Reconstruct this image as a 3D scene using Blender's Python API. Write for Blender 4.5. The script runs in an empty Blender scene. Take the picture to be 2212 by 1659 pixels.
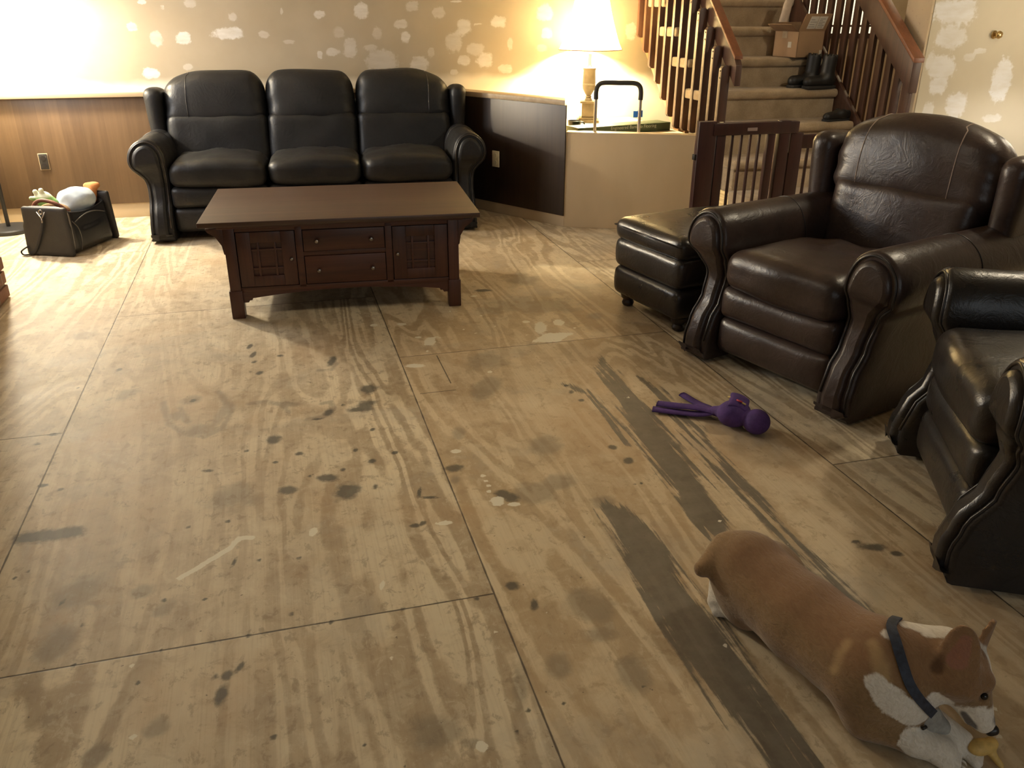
import bpy, bmesh, math, random
import numpy as np
from mathutils import Vector, Matrix, noise
random.seed(7)
S = bpy.context.scene
COL = S.collection
PI = math.pi

# ------------------------------------------------------------------ camera, world, lights, exposure
CAM_H = 1.34
cam_d = bpy.data.cameras.new('camera'); cam = bpy.data.objects.new('camera', cam_d); COL.objects.link(cam)
_p, _r, _y = 0.42098, -0.00515, -0.2719          # pitch down, roll, yaw
cam_d.sensor_width = 36.0; cam_d.lens = 36.0 * 1807.0 / 2212.0; cam_d.clip_start = 0.02
_cp, _sp, _cr, _sr = math.cos(_p), math.sin(_p), math.cos(_r), math.sin(_r)
_rt = Vector((1, 0, 0)); _f = Vector((0, _cp, -_sp)); _dn = Vector((0, -_sp, -_cp))
_rt2 = _cr * _rt + _sr * _dn; _dn2 = -_sr * _rt + _cr * _dn
_Z = Matrix.Rotation(_y, 3, 'Z')
_m = Matrix((_Z @ _rt2, -(_Z @ _dn2), -(_Z @ _f))).transposed().to_4x4()
_m.translation = Vector((0, 0, CAM_H)); cam.matrix_world = _m
S.camera = cam
S.view_settings.view_transform = 'Standard'; S.view_settings.look = 'None'
S.view_settings.gamma = 1.0; S.view_settings.use_curve_mapping = False
S.view_settings.exposure = 0.13

world = bpy.data.worlds.new('world'); S.world = world; world.use_nodes = True
world.node_tree.nodes['Background'].inputs[0].default_value = (0.80, 0.88, 1.0, 1)
world.node_tree.nodes['Background'].inputs[1].default_value = 0.15

def light(name, kind, loc, energy, color, size=0.1, rot=None, size_y=None):
    d = bpy.data.lights.new(name, kind); o = bpy.data.objects.new(name, d); COL.objects.link(o)
    o.location = loc; d.energy = energy; d.color = color
    if kind == 'AREA':
        d.shape = 'RECTANGLE'; d.size = size; d.size_y = size_y or size
    else: d.shadow_soft_size = size
    if rot: o.rotation_euler = rot
    return o
WARM = (1.0, 0.81, 0.46)
FLOOR_LAMP = (-1.72, 6.08); NOOK_LAMP = (2.27, 6.09); END_LAMP = (4.62, 3.78)
light('bulb_floor_lamp', 'POINT', (FLOOR_LAMP[0], FLOOR_LAMP[1], 1.44), 225, (1.0, 0.91, 0.73), 0.06)
light('bulb_nook_lamp', 'POINT', (NOOK_LAMP[0], NOOK_LAMP[1], 1.22), 150, WARM, 0.035)
light('bulb_end_lamp', 'POINT', (END_LAMP[0], END_LAMP[1], 1.16), 22, (1.0, 0.97, 0.92), 0.05)
CEIL_LAMP = (3.25, 2.65)
light('bulb_ceiling_light', 'POINT', (CEIL_LAMP[0], CEIL_LAMP[1], 2.30), 46, (1.0, 0.87, 0.65), 0.08)
# daylight from the two windows behind the photographer
light('window_daylight', 'AREA', (0.9, -1.72, 1.45), 12, (0.92, 0.98, 1.0), 2.6, (PI / 2, 0, 0), 1.3)
light('added_ceiling_fill', 'POINT', (-0.55, 2.60, 2.30), 16, (1.0, 0.90, 0.72), 0.12)  # unseen lamp added to lift the middle of the floor
# daylight from the window in the left-hand wall, beyond the chimney
light('side_window_daylight', 'AREA', (-1.86, 5.35, 1.52), 42, (0.97, 0.98, 1.0), 1.15, (PI / 2, 0, -PI / 2), 1.15)
light('hall_ceiling_light', 'POINT', (4.9, 5.6, 2.2), 12, (1.0, 0.80, 0.50), 0.1)
light('landing_light', 'POINT', (3.3, 5.9, 2.3), 5, (1.0, 0.82, 0.58), 0.1)

# ------------------------------------------------------------------ mesh helpers
def link(name, me, m=None, parent=None, smooth=True):
    if isinstance(m, NT): m = m.m
    if m is not None:
        me.materials.clear(); me.materials.append(m)
    if smooth:
        me.polygons.foreach_set('use_smooth', [True] * len(me.polygons))
    o = bpy.data.objects.new(name, me); COL.objects.link(o)
    if parent is not None: o.parent = parent
    return o
def mesh_from(name, V, Fc):
    me = bpy.data.meshes.new(name); me.from_pydata([tuple(map(float, v)) for v in V], [], [tuple(f) for f in Fc]); me.update(); return me
def tag(o, label=None, cat=None, group=None, kind=None):
    if label: o['label'] = label
    if cat: o['category'] = cat
    if group: o['group'] = group
    if kind: o['kind'] = kind
    return o
def thing(name, label, cat, loc=(0, 0, 0), rz=0.0, group=None):
    o = bpy.data.objects.new(name, None); COL.objects.link(o); o.empty_display_size = 0.1
    o.location = loc; o.rotation_euler = (0, 0, rz)
    return tag(o, label, cat, group)
def copy_tree(o, parent=None):
    c = o.copy(); COL.objects.link(c)
    if parent is not None: c.parent = parent
    for ch in list(o.children): copy_tree(ch, c)
    return c

class MB:
    """collects shapes into one mesh"""
    def __init__(s): s.V = []; s.F = []
    def add(s, V, Fc):
        b = len(s.V); s.V += [tuple(map(float, v)) for v in V]; s.F += [tuple(i + b for i in f) for f in Fc]; return s
    def box(s, lo, hi, bev=0.003, M=None):
        bm = bmesh.new(); bmesh.ops.create_cube(bm, size=1.0)
        lo = Vector(lo); hi = Vector(hi)
        for v in bm.verts:
            v.co = Vector([(lo[i] + hi[i]) / 2 + v.co[i] * (hi[i] - lo[i]) for i in range(3)])
        if bev > 0:
            bev = min(bev, 0.45 * min(abs(hi[i] - lo[i]) for i in range(3)))
            bmesh.ops.bevel(bm, geom=list(bm.edges), offset=bev, segments=2, profile=0.6, affect='EDGES')
        if M is not None: bm.transform(M)
        bm.verts.index_update()
        s.add([v.co[:] for v in bm.verts], [[v.index for v in f.verts] for f in bm.faces]); bm.free(); return s
    def prism(s, poly, axis, a, b, bev=0.0):
        """extrude a 2D polygon along an axis (0,1,2) between a and b"""
        bm = bmesh.new()
        def P(p, t):
            q = list(p); q.insert(axis, t); return q
        A = [bm.verts.new(P(p, a)) for p in poly]; B = [bm.verts.new(P(p, b)) for p in poly]
        bm.faces.new(A); bm.faces.new(B[::-1])
        for i in range(len(poly)):
            j = (i + 1) % len(poly); bm.faces.new((A[i], B[i], B[j], A[j]))
        bmesh.ops.recalc_face_normals(bm, faces=bm.faces)
        if bev > 0:
            bmesh.ops.bevel(bm, geom=[e for e in bm.edges if e.calc_face_angle(0) > 0.5], offset=bev, segments=2, profile=0.6, affect='EDGES', clamp_overlap=True)
        bm.verts.index_update()
        s.add([v.co[:] for v in bm.verts], [[v.index for v in f.verts] for f in bm.faces]); bm.free(); return s
    def tube(s, pts, r, n=10, closed=False, flat=None):
        """tube along points; r number or list; flat=(scale along the binormal)"""
        pts = [Vector(p) for p in pts]; k = len(pts)
        R = r if isinstance(r, (list, tuple)) else [r] * k
        ref = None; rings = []
        for i, p in enumerate(pts):
            if closed: t = pts[(i + 1) % k] - pts[i - 1]
            else: t = pts[min(i + 1, k - 1)] - pts[max(i - 1, 0)]
            t.normalize()
            if ref is None:
                ref = Vector((0, 0, 1)) if abs(t.z) < 0.9 else Vector((1, 0, 0))
            u = (ref - t * ref.dot(t)).normalized(); w = t.cross(u); ref = u
            fl = flat or 1.0
            rings.append([p + (u * math.cos(a) * fl + w * math.sin(a)) * R[i] for a in [2 * PI * j / n for j in range(n)]])
        V = [v for r_ in rings for v in r_]; Fc = []
        for i in range(k if closed else k - 1):
            a = i * n; b = ((i + 1) % k) * n
            for j in range(n):
                j2 = (j + 1) % n; Fc.append((a + j, a + j2, b + j2, b + j))
        if not closed:
            Fc.append(tuple(range(n))[::-1]); Fc.append(tuple((k - 1) * n + j for j in range(n)))
        return s.add(V, Fc)
    def lathe(s, prof, c=(0, 0, 0), n=32, sq=False):
        """revolve (r,z) profile; sq: square cross-section"""
        V = []; Fc = []
        m = 4 if sq else n
        for r, z in prof:
            for j in range(m):
                a = 2 * PI * j / m + (PI / 4 if sq else 0); q = r * (math.sqrt(2) if sq else 1)
                V.append((c[0] + q * math.cos(a), c[1] + q * math.sin(a), c[2] + z))
        for i in range(len(prof) - 1):
            for j in range(m):
                j2 = (j + 1) % m; Fc.append((i * m + j, i * m + j2, (i + 1) * m + j2, (i + 1) * m + j))
        Fc.append(tuple(range(m))[::-1]); Fc.append(tuple((len(prof) - 1) * m + j for j in range(m)))
        return s.add(V, Fc)
    def build(s, name, m, parent=None, smooth=False, angle=None):
        me = mesh_from(name, s.V, s.F)
        o = link(name, me, m, parent, smooth=True)
        if not smooth: me.set_sharp_from_angle(angle=math.radians(angle or 32))
        return o

def rbox(sx, sy, sz, r, n=16, deform=None, nz=0.0, seed=0.0, freq=5.0):
    """soft rounded box (cushion) centred on the origin, returns (V, F)"""
    def cs(u):   # denser towards the edges
        return math.sin(u * PI / 2) * 0.55 + u * 0.45
    idx = {}; V = []; Fc = []
    global RMAP
    def rmap(p):
        rr = [min(r, sx / 2 * 0.999), min(r, sy / 2 * 0.999), min(r, sz / 2 * 0.999)]
        h = (sx / 2, sy / 2, sz / 2)
        q = Vector([max(-(h[a] - rr[a]), min(h[a] - rr[a], p[a])) for a in range(3)])
        d = p - q
        e = Vector([d[a] / rr[a] for a in range(3)])
        L = e.length
        if L > 1e-6: e = e / L * max(abs(c) for c in e)
        p = q + Vector([e[a] * rr[a] for a in range(3)])
        if deform: p = Vector(deform(p))
        if nz: p = p + noise.noise_vector(p * freq + Vector((seed, seed * 1.7, -seed))) * nz
        return p
    RMAP = rmap
    def vid(i, j, k):
        key = (i, j, k)
        if key not in idx:
            p = Vector((cs(2 * i / n - 1) * sx / 2, cs(2 * j / n - 1) * sy / 2, cs(2 * k / n - 1) * sz / 2))
            idx[key] = len(V); V.append(rmap(p))
        return idx[key]
    rng = range(n)
    for a in rng:
        for b in rng:
            Fc += [(vid(a, b, 0), vid(a, b + 1, 0), vid(a + 1, b + 1, 0), vid(a + 1, b, 0)),
                   (vid(a, b, n), vid(a + 1, b, n), vid(a + 1, b + 1, n), vid(a, b + 1, n)),
                   (vid(a, 0, b), vid(a + 1, 0, b), vid(a + 1, 0, b + 1), vid(a, 0, b + 1)),
                   (vid(a, n, b), vid(a, n, b + 1), vid(a + 1, n, b + 1), vid(a + 1, n, b)),
                   (vid(0, a, b), vid(0, a, b + 1), vid(0, a + 1, b + 1), vid(0, a + 1, b)),
                   (vid(n, a, b), vid(n, a + 1, b), vid(n, a + 1, b + 1), vid(n, a, b + 1))]
    return V, Fc
def xf(V, loc=(0, 0, 0), rx=0, ry=0, rz=0):
    M = Matrix.Translation(loc) @ Matrix.Rotation(rz, 4, 'Z') @ Matrix.Rotation(ry, 4, 'Y') @ Matrix.Rotation(rx, 4, 'X')
    return [M @ Vector(v) for v in V]
def catmull(P, k=8, closed=False):
    P = [Vector(p) for p in P]; n = len(P); out = []
    for i in range(n if closed else n - 1):
        g = (lambda j: P[j % n]) if closed else (lambda j: P[max(0, min(n - 1, j))])
        p0, p1, p2, p3 = g(i - 1), g(i), g(i + 1), g(i + 2)
        for t in [a / k for a in range(k)]:
            out.append(0.5 * ((2 * p1) + (p2 - p0) * t + (2 * p0 - 5 * p1 + 4 * p2 - p3) * t * t + (3 * p1 - p0 - 3 * p2 + p3) * t ** 3))
    if not closed: out.append(P[-1])
    return out
def lerp_tab(tab, x):
    if x <= tab[0][0]: return tab[0][1]
    for (a, b), (c, d) in zip(tab, tab[1:]):
        if x <= c:
            t = (x - a) / (c - a); t = t * t * (3 - 2 * t); return b + (d - b) * t
    return tab[-1][1]

# signed-distance modelling -> one continuous surface (naive surface nets)
def sd_cone(P, a, b, ra, rb):
    a = np.array(a, float); b = np.array(b, float); ba = b - a
    h = np.clip(((P - a) @ ba) / max(ba @ ba, 1e-12), 0, 1)
    return np.linalg.norm(P - a - h[..., None] * ba, axis=-1) - (ra + (rb - ra) * h)
def sd_ell(P, c, rad, R=None):
    q = P - np.array(c, float)
    if R is not None: q = q @ np.array(R, float).T        # rows of R = local axes
    rad = np.array(rad, float)
    k0 = np.linalg.norm(q / rad, axis=-1); k1 = np.linalg.norm(q / (rad * rad), axis=-1)
    return k0 * (k0 - 1.0) / np.maximum(k1, 1e-9)
def smin(a, b, k):
    h = np.clip(0.5 + 0.5 * (b - a) / k, 0, 1)
    return b + (a - b) * h - k * h * (1 - h)
def surfnet(fn, lo, hi, h):
    ax = [np.arange(lo[i], hi[i] + h, h) for i in range(3)]
    G = np.stack(np.meshgrid(*ax, indexing='ij'), -1)
    D = fn(G)
    nx, ny, nz = D.shape
    acc = np.zeros((nx - 1, ny - 1, nz - 1, 3)); cnt = np.zeros((nx - 1, ny - 1, nz - 1))
    cr = [(0, 0, 0), (1, 0, 0), (0, 1, 0), (1, 1, 0), (0, 0, 1), (1, 0, 1), (0, 1, 1), (1, 1, 1)]
    sub = lambda A, c: A[c[0]:c[0] + nx - 1, c[1]:c[1] + ny - 1, c[2]:c[2] + nz - 1]
    for i in range(8):
        for j in range(i + 1, 8):
            if sum(abs(cr[i][k] - cr[j][k]) for k in range(3)) != 1: continue
            a, b = sub(D, cr[i]), sub(D, cr[j]); m = (a < 0) != (b < 0)
            t = np.where(m, a / np.where(m, a - b, 1), 0)
            p = sub(G, cr[i]) * (1 - t)[..., None] + sub(G, cr[j]) * t[..., None]
            acc += p * m[..., None]; cnt += m
    act = cnt > 0; ids = -np.ones(cnt.shape, int); ids[act] = np.arange(act.sum())
    V = acc[act] / cnt[act][:, None]
    Fc = []
    for axn in range(3):
        sl = [slice(1, -1)] * 3; sl[axn] = slice(0, -1)
        s2 = list(sl); s2[axn] = slice(1, None)
        a = D[tuple(sl)]; b = D[tuple(s2)]
        m = (a < 0) != (b < 0)
        I = np.argwhere(m); neg = (a < 0)[m]
        off = np.array([1, 1, 1]); off[axn] = 0
        I = I + off
        o = [k for k in range(3) if k != axn]
        e0 = np.zeros(3, int); e0[o[0]] = 1; e1 = np.zeros(3, int); e1[o[1]] = 1
        g = lambda d: ids[tuple((I - d).T)]
        q = np.stack([g(0 * e0), g(e0), g(e0 + e1), g(e1)], 1)
        flip = neg if axn != 1 else ~neg
        q[~flip] = q[~flip][:, ::-1]
        Fc.append(q)
    Fc = np.concatenate(Fc); Fc = Fc[(Fc >= 0).all(1)]
    return V, Fc

# ------------------------------------------------------------------ material helpers
class NT:
    def __init__(s, name):
        s.m = bpy.data.materials.new(name); s.m.use_nodes = True; s.t = s.m.node_tree; s.t.nodes.clear()
        s.out = s.t.nodes.new('ShaderNodeOutputMaterial'); s.b = s.t.nodes.new('ShaderNodeBsdfPrincipled')
        s.t.links.new(s.b.outputs[0], s.out.inputs[0])
    def n(s, typ, ins=None, **pr):
        nd = s.t.nodes.new('ShaderNode' + typ)
        for k, v in pr.items(): setattr(nd, k, v)
        for k, v in (ins or {}).items(): s.set(nd.inputs[k], v)
        return nd
    def set(s, sock, v):
        if hasattr(v, 'is_linked') or isinstance(v, bpy.types.NodeSocket): s.t.links.new(v, sock)
        elif isinstance(v, bpy.types.Node): s.t.links.new(v.outputs[0], sock)
        else:
            if sock.type == 'RGBA' and len(v) == 3: v = (*v, 1)
            sock.default_value = v
    def bs(s, **k):
        for a, v in k.items(): s.set(s.b.inputs[{'color': 'Base Color', 'rough': 'Roughness', 'metal': 'Metallic', 'normal': 'Normal', 'emis': 'Emission Color', 'emstr': 'Emission Strength', 'spec': 'Specular IOR Level', 'coat': 'Coat Weight', 'coatr': 'Coat Roughness', 'sheen': 'Sheen Weight', 'sub': 'Subsurface Weight', 'trans': 'Transmission Weight', 'alpha': 'Alpha'}[a]], v)
        return s
    def math(s, op, a, b=None, c=None, clamp=False):
        nd = s.n('Math', operation=op, use_clamp=clamp); s.set(nd.inputs[0], a)
        if b is not None: s.set(nd.inputs[1], b)
        if c is not None: s.set(nd.inputs[2], c)
        return nd.outputs[0]
    def mix(s, f, a, b, mode='MIX'):
        nd = s.n('Mix', data_type='RGBA', blend_type=mode); s.set(nd.inputs[0], f); s.set(nd.inputs[6], a); s.set(nd.inputs[7], b); return nd.outputs[2]
    def ramp(s, f, stops, interp='LINEAR'):
        nd = s.n('ValToRGB'); s.set(nd.inputs[0], f); cr = nd.color_ramp; cr.interpolation = interp
        while len(cr.elements) < len(stops): cr.elements.new(0.5)
        for e, (p, c) in zip(cr.elements, stops):
            e.position = p; e.color = (*c, 1) if len(c) == 3 else c
        return nd.outputs[0]
    def sm(s, x, a, b):      # smoothstep
        nd = s.n('MapRange', interpolation_type='SMOOTHSTEP'); s.set(nd.inputs[0], x); s.set(nd.inputs[1], a); s.set(nd.inputs[2], b); return nd.outputs[0]
    def noise(s, vec, scale, detail=4, rough=0.55, dist=0.0):
        nd = s.n('TexNoise'); s.set(nd.inputs['Vector'], vec); s.set(nd.inputs['Scale'], scale); nd.inputs['Detail'].default_value = detail; nd.inputs['Roughness'].default_value = rough; nd.inputs['Distortion'].default_value = dist; return nd.outputs[0]
    def obj(s): return s.n('TexCoord').outputs['Object']
    def scale(s, vec, sc, loc=(0, 0, 0)):
        nd = s.n('Mapping'); s.set(nd.inputs[0], vec); nd.inputs['Scale'].default_value = sc; nd.inputs['Location'].default_value = loc; return nd.outputs[0]
    def bump(s, h, st=0.2, dist=0.01, normal=None):
        nd = s.n('Bump'); nd.inputs['Strength'].default_value = st; nd.inputs['Distance'].default_value = dist; s.set(nd.inputs['Height'], h)
        if normal is not None: s.set(nd.inputs['Normal'], normal)
        return nd.outputs[0]
    def attr(s, name): return s.n('Attribute', attribute_name=name).outputs['Fac']

def plain(name, col, rough=0.5, metal=0.0, var=0.12, sc=20.0, bump=0.0, bsc=80.0, **k):
    t = NT(name); c = t.obj(); f = t.noise(c, sc, 4)
    lo = tuple(x * (1 - var) for x in col); hi = tuple(min(1, x * (1 + var)) for x in col)
    t.bs(color=t.ramp(f, [(0.3, lo), (0.7, hi)]), rough=rough, metal=metal, **k)
    if bump: t.bs(normal=t.bump(t.noise(c, bsc, 3), bump, 0.004))
    return t.m
def leather(name, col, worn, rough=0.36, spec=0.45):
    t = NT(name); c = t.obj()
    big = t.noise(c, 3.5, 5, 0.6); fine = t.noise(c, 60, 4)
    f = t.math('ADD', big, t.math('MULTIPLY', t.math('SUBTRACT', fine, 0.5), 0.25))
    t.bs(color=t.ramp(f, [(0.38, col), (0.72, worn)]))
    t.bs(rough=t.math('ADD', t.math('MULTIPLY', t.noise(c, 9, 4), 0.22), rough - 0.1), spec=spec)
    vo = t.n('TexVoronoi', feature='DISTANCE_TO_EDGE'); t.set(vo.inputs['Vector'], c); vo.inputs['Scale'].default_value = 190
    b1 = t.bump(t.math('MINIMUM', vo.outputs['Distance'], 0.2), 0.12, 0.002)
    wr = t.noise(c, 11, 5, 0.62, 1.6)
    b2 = t.bump(t.math('ABSOLUTE', t.math('SUBTRACT', wr, 0.5)), 0.22, 0.014, b1)
    t.bs(normal=b2); return t.m
def wood(name, c1, c2, axis=0, rough=0.4, fr=1.0):
    t = NT(name); c = t.obj(); sc = [26 * fr] * 3; sc[axis] = 1.3 * fr
    v = t.scale(c, sc); a = t.noise(v, 1.0, 5, 0.6, 0.6)
    sc2 = [140] * 3; sc2[axis] = 4
    b = t.noise(t.scale(c, sc2), 1.0, 3)
    f = t.math('ADD', t.math('MULTIPLY', a, 0.75), t.math('MULTIPLY', b, 0.25))
    t.bs(color=t.ramp(f, [(0.32, c1), (0.68, c2)]), rough=rough, normal=t.bump(b, 0.06, 0.002)); return t.m

# ------------------------------------------------------------------ materials
LEATHER_SOFA = leather('leather_charcoal', (0.0095, 0.0094, 0.0100), (0.0155, 0.0153, 0.0158), 0.45, 0.32)
LEATHER_CHAIR = leather('leather_brown', (0.026, 0.0165, 0.0135), (0.056, 0.036, 0.030), 0.33)
LEATHER_DARK = leather('leather_black', (0.016, 0.0135, 0.012), (0.028, 0.0235, 0.021), 0.29)
PIPING = plain('piping_leather', (0.02, 0.016, 0.014), 0.35)
STITCH = plain('stitch_thread', (0.30, 0.22, 0.17), 0.6)
FOOT_WOOD = wood('foot_wood', (0.012, 0.007, 0.005), (0.03, 0.018, 0.012), 2, 0.35)
TABLE_WOOD = wood('table_wood', (0.050, 0.016, 0.009), (0.105, 0.036, 0.019), 0, 0.36)
TABLE_WOOD_V = wood('table_wood_upright', (0.046, 0.015, 0.009), (0.095, 0.033, 0.018), 2, 0.38)
TABLE_TOP = wood('table_top_wood', (0.045, 0.024, 0.015), (0.080, 0.045, 0.028), 0, 0.36)
DARK_GAP = plain('dark_gap', (0.012, 0.006, 0.004), 0.7)
KNOB = plain('knob_pewter', (0.32, 0.28, 0.24), 0.32, 1.0)
RAIL_WOOD = wood('rail_wood', (0.048, 0.022, 0.014), (0.092, 0.043, 0.027), 2, 0.42)
RAIL_TOP = wood('rail_top_wood', (0.15, 0.055, 0.025), (0.24, 0.09, 0.04), 1, 0.4)
STRINGER = wood('stringer_wood', (0.22, 0.12, 0.055), (0.33, 0.19, 0.09), 1, 0.5)
GATE_WOOD = wood('gate_wood', (0.022, 0.0065, 0.0055), (0.048, 0.014, 0.011), 2, 0.36)
WAINSCOT = NT('wainscot_panel')
def _wains():
    t = WAINSCOT; c = t.obj(); sx = t.n('SeparateXYZ'); t.set(sx.inputs[0], c)
    plank = t.math('FLOOR', t.math('MULTIPLY', sx.outputs[0], 7.5))
    wn = t.n('TexWhiteNoise', noise_dimensions='1D'); t.set(wn.inputs['W'], plank)
    a = t.noise(t.scale(c, (30, 30, 1.6)), 1.0, 5, 0.6, 0.5)
    f = t.math('ADD', t.math('MULTIPLY', a, 0.6), t.math('MULTIPLY', wn.outputs[0], 0.30))
    t.bs(color=t.ramp(f, [(0.25, (0.078, 0.045, 0.022)), (0.75, (0.145, 0.088, 0.043))]), rough=0.42)
_wains()
WAINSCOT_DARK = wood('walnut_panel', (0.022, 0.013, 0.008), (0.040, 0.024, 0.0145), 2, 0.40, 0.8)
CARPET = NT('carpet')
def _carpet():
    t = CARPET; c = t.obj(); a = t.noise(c, 7, 5); b = t.noise(c, 160, 4, 0.7)
    f = t.math('ADD', t.math('MULTIPLY', a, 0.7), t.math('MULTIPLY', b, 0.4))
    t.bs(color=t.ramp(f, [(0.38, (0.30, 0.225, 0.14)), (0.75, (0.52, 0.41, 0.275))]), rough=0.95, spec=0.1, sheen=0.2)
    t.bs(normal=t.bump(b, 0.7, 0.006))
_carpet()
FRONT_BOARD = NT('bare_drywall')
def _fb():
    t = FRONT_BOARD; c = t.obj(); a = t.noise(t.scale(c, (3, 3, 1.2)), 1.0, 4)
    t.bs(color=t.ramp(a, [(0.3, (0.48, 0.37, 0.23)), (0.75, (0.58, 0.455, 0.295))]), rough=t.math('ADD', t.math('MULTIPLY', a, 0.2), 0.25), spec=0.35)
_fb()
WALLPAPER = NT('wallpaper')
def _wp():
    t = WALLPAPER; c = t.obj(); a = t.noise(c, 45, 3, 0.5); b = t.noise(c, 4, 3)
    sp = t.sm(a, 0.63, 0.70)
    t.bs(color=t.mix(t.math('MULTIPLY', sp, 0.35), t.ramp(b, [(0.3, (0.46, 0.36, 0.24)), (0.7, (0.54, 0.43, 0.29))]), (0.24, 0.18, 0.12)), rough=0.8)
_wp()
PLASTER = plain('plain_plaster', (0.40, 0.355, 0.285), 0.85, var=0.05, sc=3)
CREAM = plain('cream_paint', (0.70, 0.60, 0.42), 0.8, var=0.05, sc=3)
BLACK_METAL = plain('black_metal', (0.02, 0.02, 0.02), 0.45, 0.0)

# ------------------------------------------------------------------ marks on the subfloor and walls (metres)
DARK= [(-0.19, 3.558, 0.012, 0.034), (-0.175, 3.458, 0.012, 0.04), (-0.172, 3.373, 0.014, 0.023), (-0.149, 3.248, 0.017, 0.024), (-0.183, 3.269, 0.009, 0.012), (-0.065, 3.416, 0.017, 0.016), (0.255, 2.978, 0.035, 0.054), (0.23, 2.836, 0.043, 0.056), (0.189, 2.807, 0.038, 0.023), (0.139, 3.296, 0.019, 0.056), (0.094, 2.812, 0.025, 0.035), (0.042, 2.768, 0.033, 0.011), (-0.103, 2.643, 0.027, 0.038), (-0.192, 2.586, 0.011, 0.012), (-0.024, 2.522, 0.015, 0.016), (0.158, 2.497, 0.009, 0.016), (0.23, 2.634, 0.01, 0.014), (0.281, 2.448, 0.011, 0.013), (0.053, 2.34, 0.043, 0.026), (0.001, 2.364, 0.009, 0.012), (0.106, 2.377, 0.011, 0.015), (-0.071, 2.295, 0.035, 0.027), (0.105, 2.247, 0.042, 0.061), (0.192, 2.245, 0.011, 0.019), (0.201, 2.41, 0.015, 0.018), (0.447, 2.294, 0.035, 0.026), (0.557, 2.105, 0.028, 0.026), (-0.31, 2.481, 0.022, 0.012), (-0.102, 2.482, 0.011, 0.009), (-0.871, 2.817, 0.015, 0.011), (-0.789, 2.518, 0.018, 0.012), (-0.733, 2.479, 0.013, 0.012), (-0.824, 3.28, 0.007, 0.012), (0.148, 2.862, 0.009, 0.012), (-0.696, 3.429, 0.013, 0.021), (-0.388, 3.042, 0.014, 0.017), (-0.834, 2.878, 0.024, 0.011), (-0.219, 1.533, 0.015, 0.018), (-0.231, 1.473, 0.015, 0.038), (-0.247, 1.534, 0.004, 0.013), (-0.192, 1.552, 0.007, 0.019), (-0.077, 1.704, 0.008, 0.01), (-0.556, 1.794, 0.008, 0.011), (-0.62, 1.898, 0.005, 0.018), (-0.551, 1.653, 0.006, 0.008), (-0.124, 1.329, 0.008, 0.009), (-0.217, 1.954, 0.004, 0.032), (-0.049, 1.932, 0.007, 0.008), (-0.732, 2.057, 0.006, 0.007), (-0.757, 2.034, 0.007, 0.011), (-0.406, 1.559, 0.004, 0.009), (0.273, 2.005, 0.018, 0.012), (0.301, 2.012, 0.009, 0.014), (0.049, 1.261, 0.006, 0.005), (-0.378, 1.841, 0.009, 0.009), (-0.282, 1.818, 0.009, 0.007), (-0.152, 1.95, 0.007, 0.008), (0.316, 2.176, 0.006, 0.035), (0.344, 2.141, 0.038, 0.008), (-0.176, 1.652, 0.008, 0.008), (-0.368, 1.653, 0.007, 0.007), (0.015, 1.651, 0.007, 0.01), (0.187, 1.653, 0.008, 0.012), (0.37, 1.644, 0.009, 0.009), (-0.238, 2.163, 0.009, 0.01), (-0.344, 2.164, 0.006, 0.01), (1.008, 2.2, 0.02, 0.025), (1.003, 2.813, 0.012, 0.013), (1.004, 2.754, 0.013, 0.019), (1.016, 2.671, 0.014, 0.015), (0.577, 2.08, 0.031, 0.029), (0.28, 2.446, 0.008, 0.012), (0.975, 4.073, 0.059, 0.024), (0.992, 2.296, 0.017, 0.017), (0.652, 1.261, 0.004, 0.004), (0.469, 1.669, 0.021, 0.022), (0.502, 1.585, 0.012, 0.027), (0.39, 1.262, 0.005, 0.005), (0.469, 1.26, 0.004, 0.004), (0.968, 2.054, 0.004, 0.008), (0.991, 2.054, 0.004, 0.008), (0.65, 1.658, 0.004, 0.005), (0.352, 1.212, 0.007, 0.007)]
SOFT= [(-0.348, 2.779, 0.076, 0.059), (-0.404, 3.046, 0.047, 0.053), (-0.439, 2.925, 0.041, 0.05), (-0.284, 2.883, 0.033, 0.137), (0.762, 3.144, 0.116, 0.113), (-0.904, 3.876, 0.066, 0.07), (-0.635, 3.16, 0.052, 0.067), (0.436, 2.222, 0.02, 0.035), (0.682, 2.854, 0.062, 0.128), (-0.057, 2.923, 0.077, 0.024), (-0.606, 1.745, 0.048, 0.077), (-0.59, 1.931, 0.063, 0.09), (-0.229, 2.295, 0.09, 0.095), (-0.349, 1.415, 0.033, 0.038), (-0.46, 1.373, 0.032, 0.037), (0.196, 1.254, 0.061, 0.065), (0.257, 1.207, 0.028, 0.017), (-0.434, 1.889, 0.04, 0.039), (-0.382, 1.802, 0.034, 0.046), (0.773, 2.355, 0.064, 0.11), (0.514, 2.528, 0.03, 0.052), (0.717, 2.898, 0.061, 0.099), (1.404, 3.555, 0.05, 0.063), (1.222, 4.214, 0.122, 0.16), (1.126, 3.787, 0.344, 0.16), (0.838, 1.98, 0.052, 0.048), (0.741, 2.13, 0.081, 0.063), (0.636, 1.542, 0.082, 0.091), (0.622, 1.443, 0.052, 0.038), (0.645, 1.3, 0.049, 0.074), (0.495, 1.364, 0.037, 0.052), (0.658, 2.098, 0.079, 0.086), (0.39, 1.324, 0.024, 0.086)]
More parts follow.
